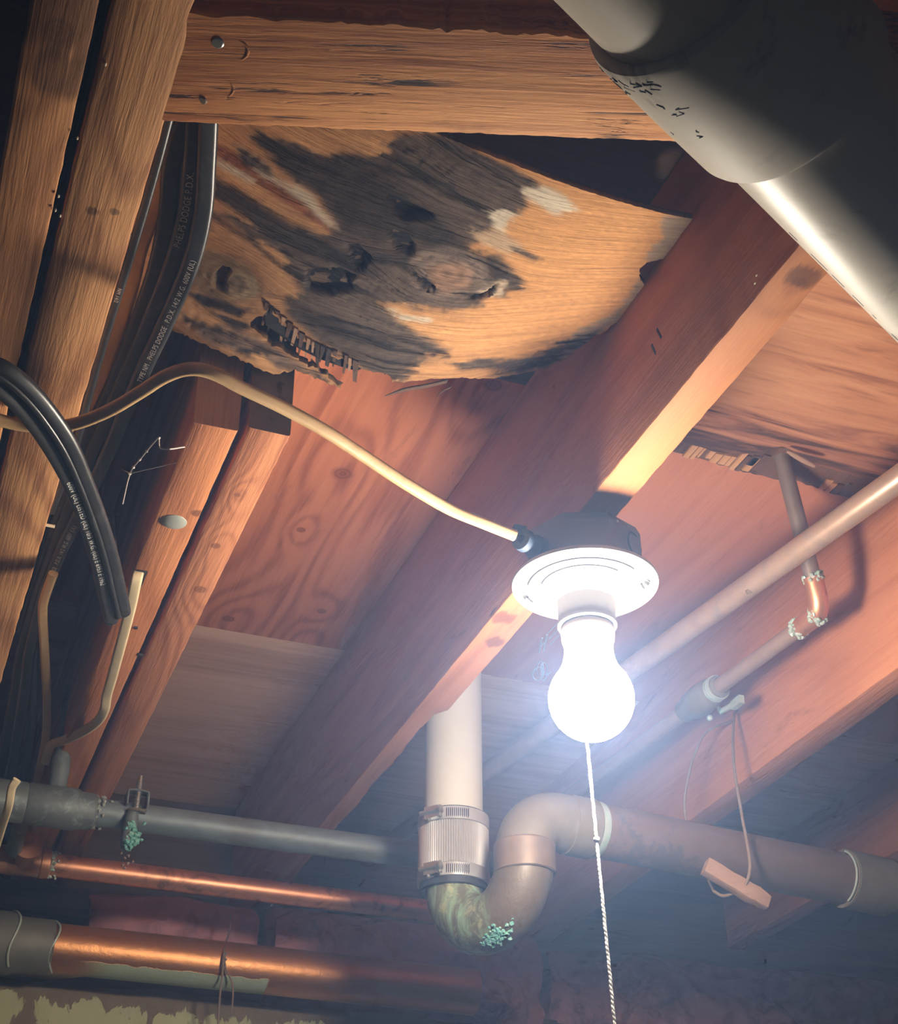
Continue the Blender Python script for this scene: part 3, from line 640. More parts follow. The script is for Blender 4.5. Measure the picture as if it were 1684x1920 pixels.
# ---------------------------------------------------------------- big drain pipe, upper right
def big_drain():
    az = math.radians(62); d = V(math.sin(az), math.cos(az), 0); P = V(.353, .441, .590); r = .049
    root = thing('grey_drain_pipe', P - V(0, 0, .056), 'large grey plastic drain pipe with coupling crossing the upper right corner', 'pipe')
    m = M['pvc']
    b = MB()
    def ring(s, rr): return (rr, s)
    b.lathe([(r, -.62), (r, -.02), (r - .004, -.02), (r - .004, -.62)], P, d, 96, True); b.build('upper_pipe', m, root)
    rc = .0558
    b = MB(); b.lathe([(r + .0002, -.103), (rc - .0035, -.103), (rc - .001, -.1018), (rc, -.0985), (rc + .0002, -.060), (rc - .0004, -.014), (rc - .0012, -.0115), (rc - .0035, -.0103), (r + .0002, -.0103)], P, d, 128, True); b.build('coupling', plain('matt_grey_plastic', (.48, .445, .375), .6, 0, .12, 25, .15, .02, (.075, .05, .03), .85, 9), root)['label'] = 'wider coupling sleeve'
    b = MB(); b.lathe([(r, -.018), (r, 1.3), (r - .004, 1.3), (r - .004, -.018)], P, d, 96, True); b.build('lower_pipe', m, root)
    # scratch and mould line along the lower pipe, dark flecks at the coupling edge
    side = d.cross(V(0, 0, 1)).normalized()
    def on(s, ang, rr): a = math.radians(ang); return P + d * s + (side * math.cos(a) + V(0, 0, 1) * math.sin(a)) * rr
    fl = MB(); rr = random.Random(5)
    for k in range(26):
        s0 = -.0985 + rr.random() ** 2 * .045; a0 = 224 + rr.uniform(-24, 20); L = rr.uniform(.0008, .0045)
        fl.tube([on(s0, a0, rc + .0001), on(s0 + L * .6, a0 + rr.uniform(-3, 3), rc + .0002), on(s0 + L, a0 + rr.uniform(-5, 5), rc + .0001)], rr.uniform(.00015, .0004), 5)
    for k in range(12):
        s0 = .05 + k * .022; fl.tube([on(s0, 216 + k * .35, r), on(s0 + rr.uniform(.004, .018), 216 + k * .35 + .2, r)], .00025, 5)
    fl.build('dirt_flecks', M['groove'], root)['kind'] = 'stuff'
    pen = MB()
    def pj2(pts): return smooth_path([on(s, a, r + .00005) for s, a in pts], 5)
    for pts in (((.16, 240), (.165, 252), (.172, 244), (.168, 236)), ((.175, 250), (.185, 244), (.18, 238)), ((.19, 252), (.20, 246), (.195, 238), (.188, 240)), ((.205, 236), (.21, 246), (.205, 254))):
        pen.tube(pj2(pts), .0004, 5)
    pen.build('pen_scrawl', plain('faded_pen', (.22, .18, .13), .8, 0, .1), root)

# ---------------------------------------------------------------- lamp on the centre joist
AX = (.477, .960)
def lamp():
    ax, ay = AX
    box = thing('octagon_box', (ax, ay, .621), 'brown octagonal electrical box fixed under the centre joist', 'box')
    n = 8; R = .0485; b = MB(); vs = []; prof = [(1, .6205), (1, .654), (.985, .6585), (.93, .6596)]
    b.lathe([(0, .6596), (.93 * R, .6596), (R, .652), (R, .6205), (R - .003, .6205), (R - .003, .650), (0, .650)], (ax, ay, 0), (0, 0, 1), 8); 
    b.build('box_shell', M['box'], box, angle=20)
    kb = MB(); a0 = math.radians(-55); u = V(math.cos(a0), math.sin(a0), 0); pts = [V(ax, ay, .6385) + u * (R * .955) + V(-u.y, u.x, 0) * (.0105 * math.cos(t)) + V(0, 0, .0105 * math.sin(t)) for t in [2 * pi * k / 28 for k in range(28)]]
    kb.tube(pts, .0007, 6, closed=True); kb.build('knockout', M['groove'], box)
    sc = MB(); sc.blob(V(ax, ay, .652) + V(-.25, -.97, 0).normalized() * .0465 + V(.02, .0, 0), .0018, 2); sc.build('rivet', M['steel'], box)
    cl = MB(); p = onz(980, 1012, .633); q = V(ax - .044, ay - .012, .634); dd = (q - p).normalized()
    cl.lathe([(.0035, -.002), (.0088, -.002), (.0092, .004), (.0075, .005), (.0075, .014), (.0098, .0145), (.0098, .022), (.0035, .022)], p, dd, 20, True)
    cl.obox(p + V(-.002, .003, .009), V(.005, 0, 0), V(0, .005, 0), V(0, 0, .003)); cl.build('cable_clamp', M['clamp'], box)
    lh = thing('lamp_holder', (ax, ay, .56), 'white porcelain lampholder under the octagonal box with pull chain', 'lamp holder')
    zt = .6195; Rd = .0588
    b = MB(); b.lathe([(0, zt), (Rd - .001, zt), (Rd, zt - .0012), (Rd - .0004, zt - .0034), (Rd - .0025, zt - .0044), (.047, zt - .0046), (.0465, zt - .0040), (.0458, zt - .0046), (.0365, zt - .0048), (.036, zt - .0042), (.0353, zt - .0052), (.031, zt - .008), (.028, zt - .0125), (.0258, zt - .018), (.0235, zt - .0195), (.0232, zt - .021), (.0225, zt - .040), (.0215, zt - .040), (.0, zt - .020)], (ax, ay, 0), (0, 0, 1), 96)
    b.build('base', M['porcelain'], lh)
    rg = MB(); rg.lathe([(.0218, zt - .0372), (.0232, zt - .0382), (.0234, zt - .0402), (.0222, zt - .0414), (.0206, zt - .0410), (.0204, zt - .039)], (ax, ay, 0), (0, 0, 1), 64, True); rg.build('socket_ring', M['porcelain'], lh)
    ss = MB(); ss.lathe([(.0200, zt - .030), (.0200, zt - .0405), (.0190, zt - .0405), (.0190, zt - .030)], (ax, ay, 0), (0, 0, 1), 48, True); ss.build('screw_shell', M['steel_band'], lh)
    gr = MB()
    for rad, a1, a2 in ((.0462, 165, 302), (.0358, 170, 292)):
        gr.tube([V(ax + rad * math.cos(math.radians(a)), ay + rad * math.sin(math.radians(a)), zt - .0047) for a in range(a1, a2, 3)], .0009, 6)
    gr.build('groove_line', M['groove'], lh)
    for ang, mt in ((162.6, 'steel'), (349.6, 'steel')):
        a = math.radians(ang - 20.6); c = V(ax + .0455 * math.cos(a), ay + .0455 * math.sin(a), zt - .0048); tn = V(-math.sin(a), math.cos(a), 0); rd = V(math.cos(a), math.sin(a), 0)
        k = MB(); k.lathe([(0, -.0036), (.004, -.0033), (.0056, -.0016), (.0056, .0004), (0, .0004)], c, (0, 0, 1), 24); s_ = k.build('screw', M['steel'], lh)
        k = MB(); k.obox(c + V(0, 0, -.0036), tn * .0046 + rd * .001, rd * .0007, V(0, 0, .0003)); k.build('screw_slot', M['groove'], s_, smooth=False)
        lo = [c - rd * .004 + tn * .004 + V(0, 0, .0003), c - rd * .008 + tn * .006, c - rd * .013 + tn * .006, c - rd * .017 + tn * .0025, c - rd * .017 - tn * .001, c - rd * .012 + tn * .001, c - rd * .008 - tn * .001]
        k = MB(); k.tube(smooth_path(lo, 6), .0014, 8); k.build('keyhole_lip', M['porcelain'], lh)
    # bulb
    bulb = thing('light_bulb', (ax, ay, .484), 'glowing white light bulb screwed into the porcelain lampholder', 'bulb')
    rb = .0328; zc = .5165; prof = []
    for k in range(25):
        a = -90 + 130 * k / 24; prof.append((max(0, rb * math.cos(math.radians(a))), zc + rb * math.sin(math.radians(a))))
    prof += [(.0225, zc + .0258), (.0205, zc + .031), (.0194, zc + .037), (.0190, zc + .043), (.0192, zc + .0455)]
    b = MB(); b.lathe(prof, (ax, ay, 0), (0, 0, 1), 64); b.build('globe', M['bulb'], bulb)
    b = MB(); b.lathe([(.0192, zc + .0455), (.0206, zc + .050), (.0212, zc + .056), (.0212, zc + .0595), (.0205, zc + .061), (.0130, zc + .062), (.0128, zc + .075), (.0, zc + .075)], (ax, ay, 0), (0, 0, 1), 64); b.build('collar', M['bulb_collar'], bulb)
    # pull chain and string
    pc = thing('pull_cord', (.478, .985, .27), 'white pull string hanging from the beaded chain behind the bulb', 'cord')
    ch = smooth_path([ony(1138, 1180, .968), ony(1144, 1203, .972), ony(1150, 1230, .976), ony(1153, 1255, .985), V(ax + .024, ay + .035, .525), V(ax + .010, ay + .037, .508), ony(1099, 1372, .988)], 14); b = MB(); last = None
    for p in ch:
        if last is None or (p - last).length > .0030: b.blob(p, .0013, 1); last = p
    b.build('bead_chain', M['steel'], pc)
    top = ch[-1]; bot = onz(1156, 1952, .262); ln = bot - top; kn = onx(1115, 1560, .478); pts = [top + ln * (i / 60) + V(.00012 * math.sin(i * 1.7), .00012 * math.cos(i * 2.1), 0) for i in range(61)]
    b = MB()
    for ph in (0, pi): b.tube([p + V(.0003 * math.cos(i * .9 + ph), .0003 * math.sin(i * .9 + ph), 0) for i, p in enumerate(smooth_path(pts, 4))], .0010, 6)
    b.build('string', M['cord'], pc)
    b = MB(); t = (top.z - .411) / (top.z - bot.z); b.blob(top + ln * t, .0024, 2, .1); b.build('knot', M['cord'], pc)

# ---------------------------------------------------------------- white standpipe, trap and hanging drain
def pipe_between(a, b_, r, name, mat, parent, seg=40, bore=True):
    a, b_ = Vector(a), Vector(b_); L = (b_ - a).length; m = MB(); m.lathe([(r, 0), (r, L), (r * .86, L), (r * .86, 0)], a, b_ - a, seg, True); return m.build(name, mat, parent)
def bend(c0, pts, r, name, mat, parent, seg=32, n=12):
    m = MB(); m.tube(smooth_path(pts, n), r, seg); return m.build(name, mat, parent)
def arc_pts(c, u, w, r, a0, a1, n=18): return [Vector(c) + Vector(u) * (r * math.cos(math.radians(a0 + (a1 - a0) * i / n))) + Vector(w) * (r * math.sin(math.radians(a0 + (a1 - a0) * i / n))) for i in range(n + 1)]

def trap():
    A = V(.530, 1.397, 0); B = V(.566, 1.300, 0)
    root = thing('white_standpipe', (A.x, A.y, .578), 'white plastic pipe dropping past the centre joist into the ribbed coupling', 'pipe')
    pipe_between(A + V(0, 0, .575), A + V(0, 0, .8545), .0302, 'pipe_wall', M['pvc_white'], root, 64)
    b = MB(); b.lathe([(.031, .8475), (.046, .849), (.047, .8545), (.031, .8545)], A, (0, 0, 1), 48, True); b.build('flange', M['pvc_white'], root)
    cp = thing('clamp_coupling', (A.x, A.y, .51), 'ribbed steel coupling with two screw clamps joining white pipe to green trap', 'coupling')
    z0, z1 = .517, .589; rs = .0352
    b = MB(); vs = []; seg = 180
    for k in range(seg):
        rr = rs + (.0007 if k % 2 else -.0005); a = 2 * pi * k / seg; vs.append((rr * math.cos(a), rr * math.sin(a)))
    n = len(vs); V3 = [V(A.x + x, A.y + y, z0 + .014) for x, y in vs] + [V(A.x + x, A.y + y, z1 - .014) for x, y in vs]
    b.add(V3, [(i, (i + 1) % n, n + (i + 1) % n, n + i) for i in range(n)]); b.build('ribbed_shield', M['steel_band'], cp, angle=10)
    b = MB(); b.lathe([(.0305, z0 - .006), (.0345, z0 - .006), (.0348, z1 + .001), (.0305, z1 + .001)], A, (0, 0, 1), 64, True); b.build('rubber_sleeve', M['rubber'], cp)
    ang = math.atan2(-cR.y * 0 - 1, -.55)           # the screw housings sit on the front left
    fr = V(-.80, -.60, 0).normalized(); tg = V(-fr.y, fr.x, 0)
    for zc in (z0 + .007, z1 - .007):
        b = MB(); b.lathe([(rs - .0005, -.0068), (rs + .0012, -.0064), (rs + .0014, 0), (rs + .0012, .0064), (rs - .0005, .0068)], A + V(0, 0, zc), (0, 0, 1), 72, True); bd = b.build('clamp_band', M['steel_band'], cp)
        c = A + fr * (rs + .004) + V(0, 0, zc)
        b = MB(); b.obox(c, fr * .0035, tg * .008, V(0, 0, .0062)); b.lathe([(0, -.013), (.0046, -.013), (.0046, -.0085), (.0022, -.0085), (.0022, .012), (0, .012)], c + fr * .0045, -tg, 16); b.blob(c + fr * .003 + tg * .011 + V(0, 0, -.006), .0028, 1); b.blob(c + fr * .002 - tg * .003 + V(0, 0, -.0075), .0024, 1)
        b.build('clamp_screw', M['steel'], bd)
        b = MB()
        for k in range(12):
            a = math.atan2(fr.y, fr.x) + .38 + k * .055; u = V(math.cos(a), math.sin(a), 0); b.obox(A + u * (rs + .0015) + V(0, 0, zc), u * .0003, V(-u.y, u.x, 0) * .0005 + V(0, 0, .001), V(0, 0, .0045))
        b.build('band_slots', M['groove'], bd, smooth=False)['kind'] = 'stuff'
    # trap
    tr = thing('drain_trap', (.548, 1.35, .41), 'green-stained old copper drain trap curving below the ribbed coupling', 'pipe trap')
    d = (B - A); sp = d.length; d.normalize(); mid = (A + B) / 2; rt = .0282; zt = .519
    N = NT('verdigris_copper'); co = N.obj(); sep = N.n('ShaderNodeSeparateXYZ'); N.l(co, sep.inputs[0])
    st = N.noise(N.scale(co, (90, 90, 14)), 1, 5, .65, .3); bl = N.noise(co, 70, 5, .7, .6)
    grn = N.mix(N.smooth(st, .42, .66), (.13, .12, .07), (.24, .34, .21)); grn = N.mix(N.smooth(bl, .52, .68), grn, (.34, .34, .19)); grn = N.mix(N.smooth(st, .62, .72), grn, (.30, .52, .36))
    brn = N.mix(bl, (.15, .105, .065), (.085, .065, .045))
    side = N.math('ADD', N.math('ADD', N.math('MULTIPLY', sep.outputs['X'], 14), N.math('MULTIPLY', sep.outputs['Y'], -6)), N.math('MULTIPLY', bl, .5))
    N.bump(N.math('ADD', bl, st), .35, .0012)
    tm = N.set(Base_Color=N.mix(N.smooth(side, .18, .36), grn, brn), Roughness=.5, Metallic=.15)
    pts = [A + V(0, 0, .54), A + V(0, 0, .53)] + [mid + V(0, 0, zt) + d * (-sp / 2 * math.cos(a)) - V(0, 0, 1) * (sp / 2 * math.sin(a)) for a in [pi * k / 24 for k in range(25)]] + [B + V(0, 0, .522), B + V(0, 0, .527)]
    b = MB(); b.tube(pts, rt, 40); b.build('u_bend', tm, tr, angle=60)
    b = MB(); b.lathe([(rt, .502), (rt + .0014, .503), (rt + .0016, .530), (rt, .532)], B, (0, 0, 1), 48, True); b.build('sleeve', M['copper_dull'], tr)
    gg = MB(); rr = random.Random(9)
    for k in range(150):
        aa = rr.gauss(108, 5.5); ph = rr.gauss(-62, 9); cc = mid + V(0, 0, zt) + d * (-sp / 2 * math.cos(math.radians(aa))) - V(0, 0, 1) * (sp / 2 * math.sin(math.radians(aa)))
        radial = (cc - mid - V(0, 0, zt)).normalized(); sidev = V(-.82, -.57, 0); sidev = (sidev - d * sidev.dot(d)).normalized()
        gg.blob(cc + (sidev * math.cos(math.radians(ph)) + radial * -math.sin(math.radians(ph))) * (rt - .0004), rr.uniform(.001, .0028), 1, .35)
    gc = gg.build('green_crust', M['verdigris'], tr); gc['label'] = 'crusty turquoise corrosion'; gc['kind'] = 'stuff'
    # elbow and drain going right
    dr = thing('copper_drain', (.8, 1.31, .52), 'dull copper drain pipe running right from the trap elbow under the joist', 'pipe')
    e = V(.997, .075, -.018).normalized(); rd = .0270
    el = [B + V(0, 0, .5275), B + V(0, 0, .5285)] + [B + V(0, 0, .525) + e * (.036 * (1 - math.cos(a))) + V(0, 0, 1) * (.036 * math.sin(a)) for a in [pi / 2 * k / 14 for k in range(1, 15)]] + [B + V(0, 0, .561) + e * .05]
    b = MB(); b.tube(el, rd + .0012, 40); b.build('elbow', M['brass_old'], dr, angle=60)
    b = MB(); b.lathe([(rd + .001, -.003), (rd + .0026, -.0015), (rd + .0026, .0015), (rd + .001, .003)], B + V(0, 0, .526), (0, 0, 1), 48, True); b.build('joint_ring', M['solder'], dr)
    s0 = B + V(0, 0, .561)
    b = MB(); b.lathe([(rd, .046), (rd + .0026, .047), (rd + .0028, .073), (rd, .076)], s0, e, 48, True); b.build('hub', M['brass_old'], dr)
    b = MB(); b.lathe([(rd - .0004, .0725), (rd + .0016, .0735), (rd + .0010, .081), (rd - .0004, .0835)], s0, e, 48, True); b.build('solder_joint', M['solder'], dr)
    N = NT('streaked_shaded_copper'); co = N.obj(); n = N.noise(co, 45, 6, .7, .4); n2 = N.noise(N.scale(co, (20, 60, 60)), 1, 5, .65)
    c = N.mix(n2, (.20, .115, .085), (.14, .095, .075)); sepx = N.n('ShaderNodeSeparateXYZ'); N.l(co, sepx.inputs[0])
    msk = N.math('MULTIPLY', N.smooth(N.math('ABSOLUTE', N.math('ADD', sepx.outputs['X'], .115)), .085, .04), N.smooth(N.math('ADD', n, N.math('MULTIPLY', sepx.outputs['Z'], -3)), .42, .54))  # mask for the shade painted on the drain's lower left underside
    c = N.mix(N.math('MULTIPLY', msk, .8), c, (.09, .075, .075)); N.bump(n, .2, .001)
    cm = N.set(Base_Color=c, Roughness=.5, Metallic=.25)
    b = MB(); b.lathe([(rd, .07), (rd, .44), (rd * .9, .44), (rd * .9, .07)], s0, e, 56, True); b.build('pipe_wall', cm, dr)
    b = MB(); b.lathe([(rd, .376), (rd + .0035, .377), (rd + .004, .40), (rd + .0035, .434), (rd, .437)], s0, e, 48, True); b.build('end_hub', M['brass_old'], dr)
    rg = MB(); u = e.orthogonal(); f = V(0, -1, 0); f = (f - e * f.dot(e)).normalized(); g = e.cross(f)
    for off, a0, a1, w in ((.3785, -105, 115, .0020), (.374, -60, 75, .0012)):
        rg.tube([s0 + e * off + f * ((rd + .0016) * math.cos(math.radians(a))) + g * ((rd + .0016) * math.sin(math.radians(a))) for a in range(a0, a1, 6)], w, 8)
    rg.build('solder_ring', M['solder'], dr)['label'] = 'pale ring of old solder'
    b = MB(); b.lathe([(rd * .96, .43), (rd * .96, .95), (rd * .85, .95), (rd * .85, .43)], s0, e, 48, True); b.build('far_length', M['copper_dull'], dr)
    # wire hanger with a wooden wedge
    ce = s0 + e * ((.792 - s0.x) / e.x)
    hg = thing('wire_hanger', (ce.x, ce.y, .52), 'brown wire hanger looped from the right joist under the copper drain', 'hanger')
    p0 = V(.8472, ce.y + .03, .742); R2 = rd + .0022
    pth = smooth_path([p0 + V(.001, 0, 0), V(.832, ce.y + .012, .722), V(ce.x + .010, ce.y - R2 * .9, .65), V(ce.x + .005, ce.y - rd - .012, .585), V(ce.x + .003, ce.y - rd - .020, .545), V(ce.x + .001, ce.y - rd - .0215, .524), V(ce.x - .005, ce.y - rd - .016, .508), V(ce.x - .013, ce.y - rd * .75, .506), V(ce.x - .018, ce.y - rd * .3, .514)], 8)
    loop = [pth[-1]]
    b = MB(); b.tube(pth, .0016, 8); b.build('wire', M['rust_wire'], hg)
    back = smooth_path([loop[-1], ce - e * .006 - f * (R2 * 1.05) + V(0, 0, .004), ce - e * .02 - f * (R2 * 1.0) + V(0, 0, .06), V(.800, ce.y + .03, .70), p0 + V(-.001, .004, -.01)], 8)
    b = MB(); b.tube(back, .0014, 8); b.build('wire', M['rust_wire'], hg)
    wg = MB(); a = onz(1322, 1622, .531); c2 = onz(1442, 1697, .512); a = ony(1322, 1624, ce.y - rd - .0085); c2 = ony(1440, 1694, ce.y - rd - .016)
    dd = (c2 - a); L = dd.length; dd.normalize(); u = dd.cross(V(0, 1, 0)).normalized(); w = dd.cross(u); prof = rrect(.0165, .012, .0015, 2)
    wg.sweep([a + dd * (L * k / 10) + u * random.gauss(0, .0004) for k in range(11)], prof, lambda i, p, t: u, scale=[1.0, 1, 1.02, 1, .98, 1, 1.03, 1.04, 1.02, .96, .8])
    tag(wg.build('wood_wedge', M['pale_wood']), 'pale rough wooden wedge jammed between wire hanger and copper drain', 'wedge')

# ---------------------------------------------------------------- slim supply pipes in the right bay
def right_pipes():
    root = thing('copper_supply_pipe', (.71, 1.0, .708), 'shiny slanting copper pipe passing in front of the elbowed thin pipe', 'pipe')
    p, q = onz(1684, 899, .72), onz(1250, 1208, .72); d = (q - p).normalized()
    pipe_between(p - d * .45, p + d * 1.02, .0112, 'pipe_wall', plain('hazy_copper', (.36, .23, .17), .36, .4, .25, 50, .5, .06, (.26, .20, .18), .7, 22, (1, 1, 1)), root, 32)
    b = MB(); c = onz(1404, 1099, .72); b.blob(c + V(-.004, -.006, -.0095), .0035, 1, .3); b.build('solder_drip', M['copper_dull'], root)
    rt = thing('thin_copper_pipe', (.75, 1.1, .70), 'thin copper pipe dropping from the ceiling hole into a corroded elbow', 'pipe')
    top = onz(1461, 846, .856); zc = .7105; el = onz(1541, 1147, zc); p1 = onz(1490, 1168, zc); p2 = onz(1312, 1299, zc); d2 = (p2 - p1).normalized(); d2.z = 0
    down = (el - top).normalized(); r = .0080; dm = plain('dim_copper', (.20, .14, .11), .5, .3, .3, 60)
    pipe_between(top + V(0, 0, .01), el - down * .018, r, 'riser', dm, rt, 24)
    ep = [el - down * .034, el - down * .022] + [el - down * (.016 * (1 - t) ** 2) + d2 * (.016 * t ** 2) for t in [k / 8 for k in range(9)]] + [el + d2 * .024, el + d2 * .034]
    b = MB(); b.tube(ep, r + .0016, 24); b.build('elbow', M['copper'], rt, angle=60)
    b = MB()
    for c, ax in ((el - down * .034, down), (el + d2 * .036, d2), (el + d2 * .006, d2)):
        crust(b, c, ax, r + .0014, 60, .0022, .0022, 3)
    co_ = b.build('corrosion', M['solder'], rt); co_['label'] = 'pale green and white corrosion'; co_['kind'] = 'stuff'
    pk = plain('pinkish_copper', (.32, .20, .15), .45, .25, .2, 60)
    pipe_between(el + d2 * .026, el + d2 * .62, r, 'run', pk, rt, 24)
    v = el + d2 * ((p2 - el).length + .012)
    vm = thing('stop_valve', v - V(0, 0, .02), 'hazy brass stop valve with tee handle on the thin copper pipe', 'valve')
    b = MB(); b.lathe([(.0085, -.036), (.012, -.034), (.0125, -.022), (.0155, -.018), (.0165, 0), (.0150, .018), (.0125, .022), (.012, .034), (.0085, .036)], v, d2, 28, True); b.build('body', M['brass_old'], vm)
    b = MB()
    for k in range(3): b.lathe([(.0118, -.001), (.0136, -.001), (.0136, .001), (.0118, .001)], v + d2 * (-.031 + .0035 * k), d2, 24, True)
    b.build('packing_nut', M['solder'], vm)
    h0 = v + V(.012, -.004, -.001); h1 = onz(1352, 1334, .705); h2 = onz(1383, 1317, .702)
    b = MB(); b.tube([h0, h1, h2], .0035, 12); b.obox(h2, V(.003, 0, 0), V(0, .009, 0), V(0, 0, .0045)); b.blob(onz(1331, 1346, .70), .0034, 2); b.build('handle', M['solder'], vm)
    # splinter beside the ceiling hole
    b = MB(); a, c = onz(1476, 846, .838), onz(1528, 874, .828); b.sweep([a.lerp(c, k / 5) for k in range(6)], rrect(.006, .004, .001, 1), lambda i, p, t: V(0, 1, 0), scale=[.4, .8, 1, 1, .9, .6]); tag(b.build('wood_splinter', M['pale_wood']), 'pale wood splinter sticking out beside the thin pipe at the ceiling', 'splinter')

def crust(b, c, ax, r, n, spread, size, seed=0):
    rr = random.Random(seed); ax = Vector(ax).normalized(); u = ax.orthogonal().normalized(); w = ax.cross(u)
    for k in range(n):
        a = rr.uniform(0, 6.283); b.blob(Vector(c) + (u * math.cos(a) + w * math.sin(a)) * (r - size * .35) + ax * rr.gauss(0, spread), size * rr.uniform(.6, 1.3), 1, .3)

# ---------------------------------------------------------------- cables
def to_eye(p): return (-Vector(p)).normalized()
def cable(paths, name, mat, parent, w=.0105, h=.0056, r=None, n=10):
    """flat jacketed cable swept along a path, its broad face turned outward from the joists"""
    pth = smooth_path(paths, n); b = MB(); b.sweep(pth, rrect(w, h, r or h * .46, 4), lambda i, p, t: t.cross(to_eye(p)))
    return b.build(name, mat, parent), pth
def printed(pth, text, size, start, up_off, h, mat, parent, flip=False):
    if flip: pth = list(reversed(pth))
    cu = bpy.data.curves.new('print', 'FONT'); cu.body = text; cu.size = size; cu.space_character = 1.12
    ob = bpy.data.objects.new('print', cu); C.objects.link(ob); bpy.context.view_layer.update()
    me = bpy.data.meshes.new_from_object(ob.evaluated_get(bpy.context.evaluated_depsgraph_get())); bpy.data.objects.remove(ob); bpy.data.curves.remove(cu)
    cum = [0.0]
    for a, b in zip(pth, pth[1:]): cum.append(cum[-1] + (b - a).length)
    import bisect
    vs = []
    for v in me.vertices:
        s = min(max(start + v.co.x, 0), cum[-1] - 1e-6); i = min(bisect.bisect_right(cum, s) - 1, len(pth) - 2); t = (pth[i + 1] - pth[i]); L = t.length; t.normalize()
        p = pth[i] + t * (s - cum[i]); c = to_eye(p); c = (c - t * c.dot(t)).normalized(); up = c.cross(t)
        vs.append(p + up * (v.co.y + up_off - size * .35) + c * (h / 2 + .00025))
    b = MB(); b.add(vs, [tuple(p.vertices) for p in me.polygons]); bpy.data.meshes.remove(me)
    return b.build('print', mat, parent, smooth=False)

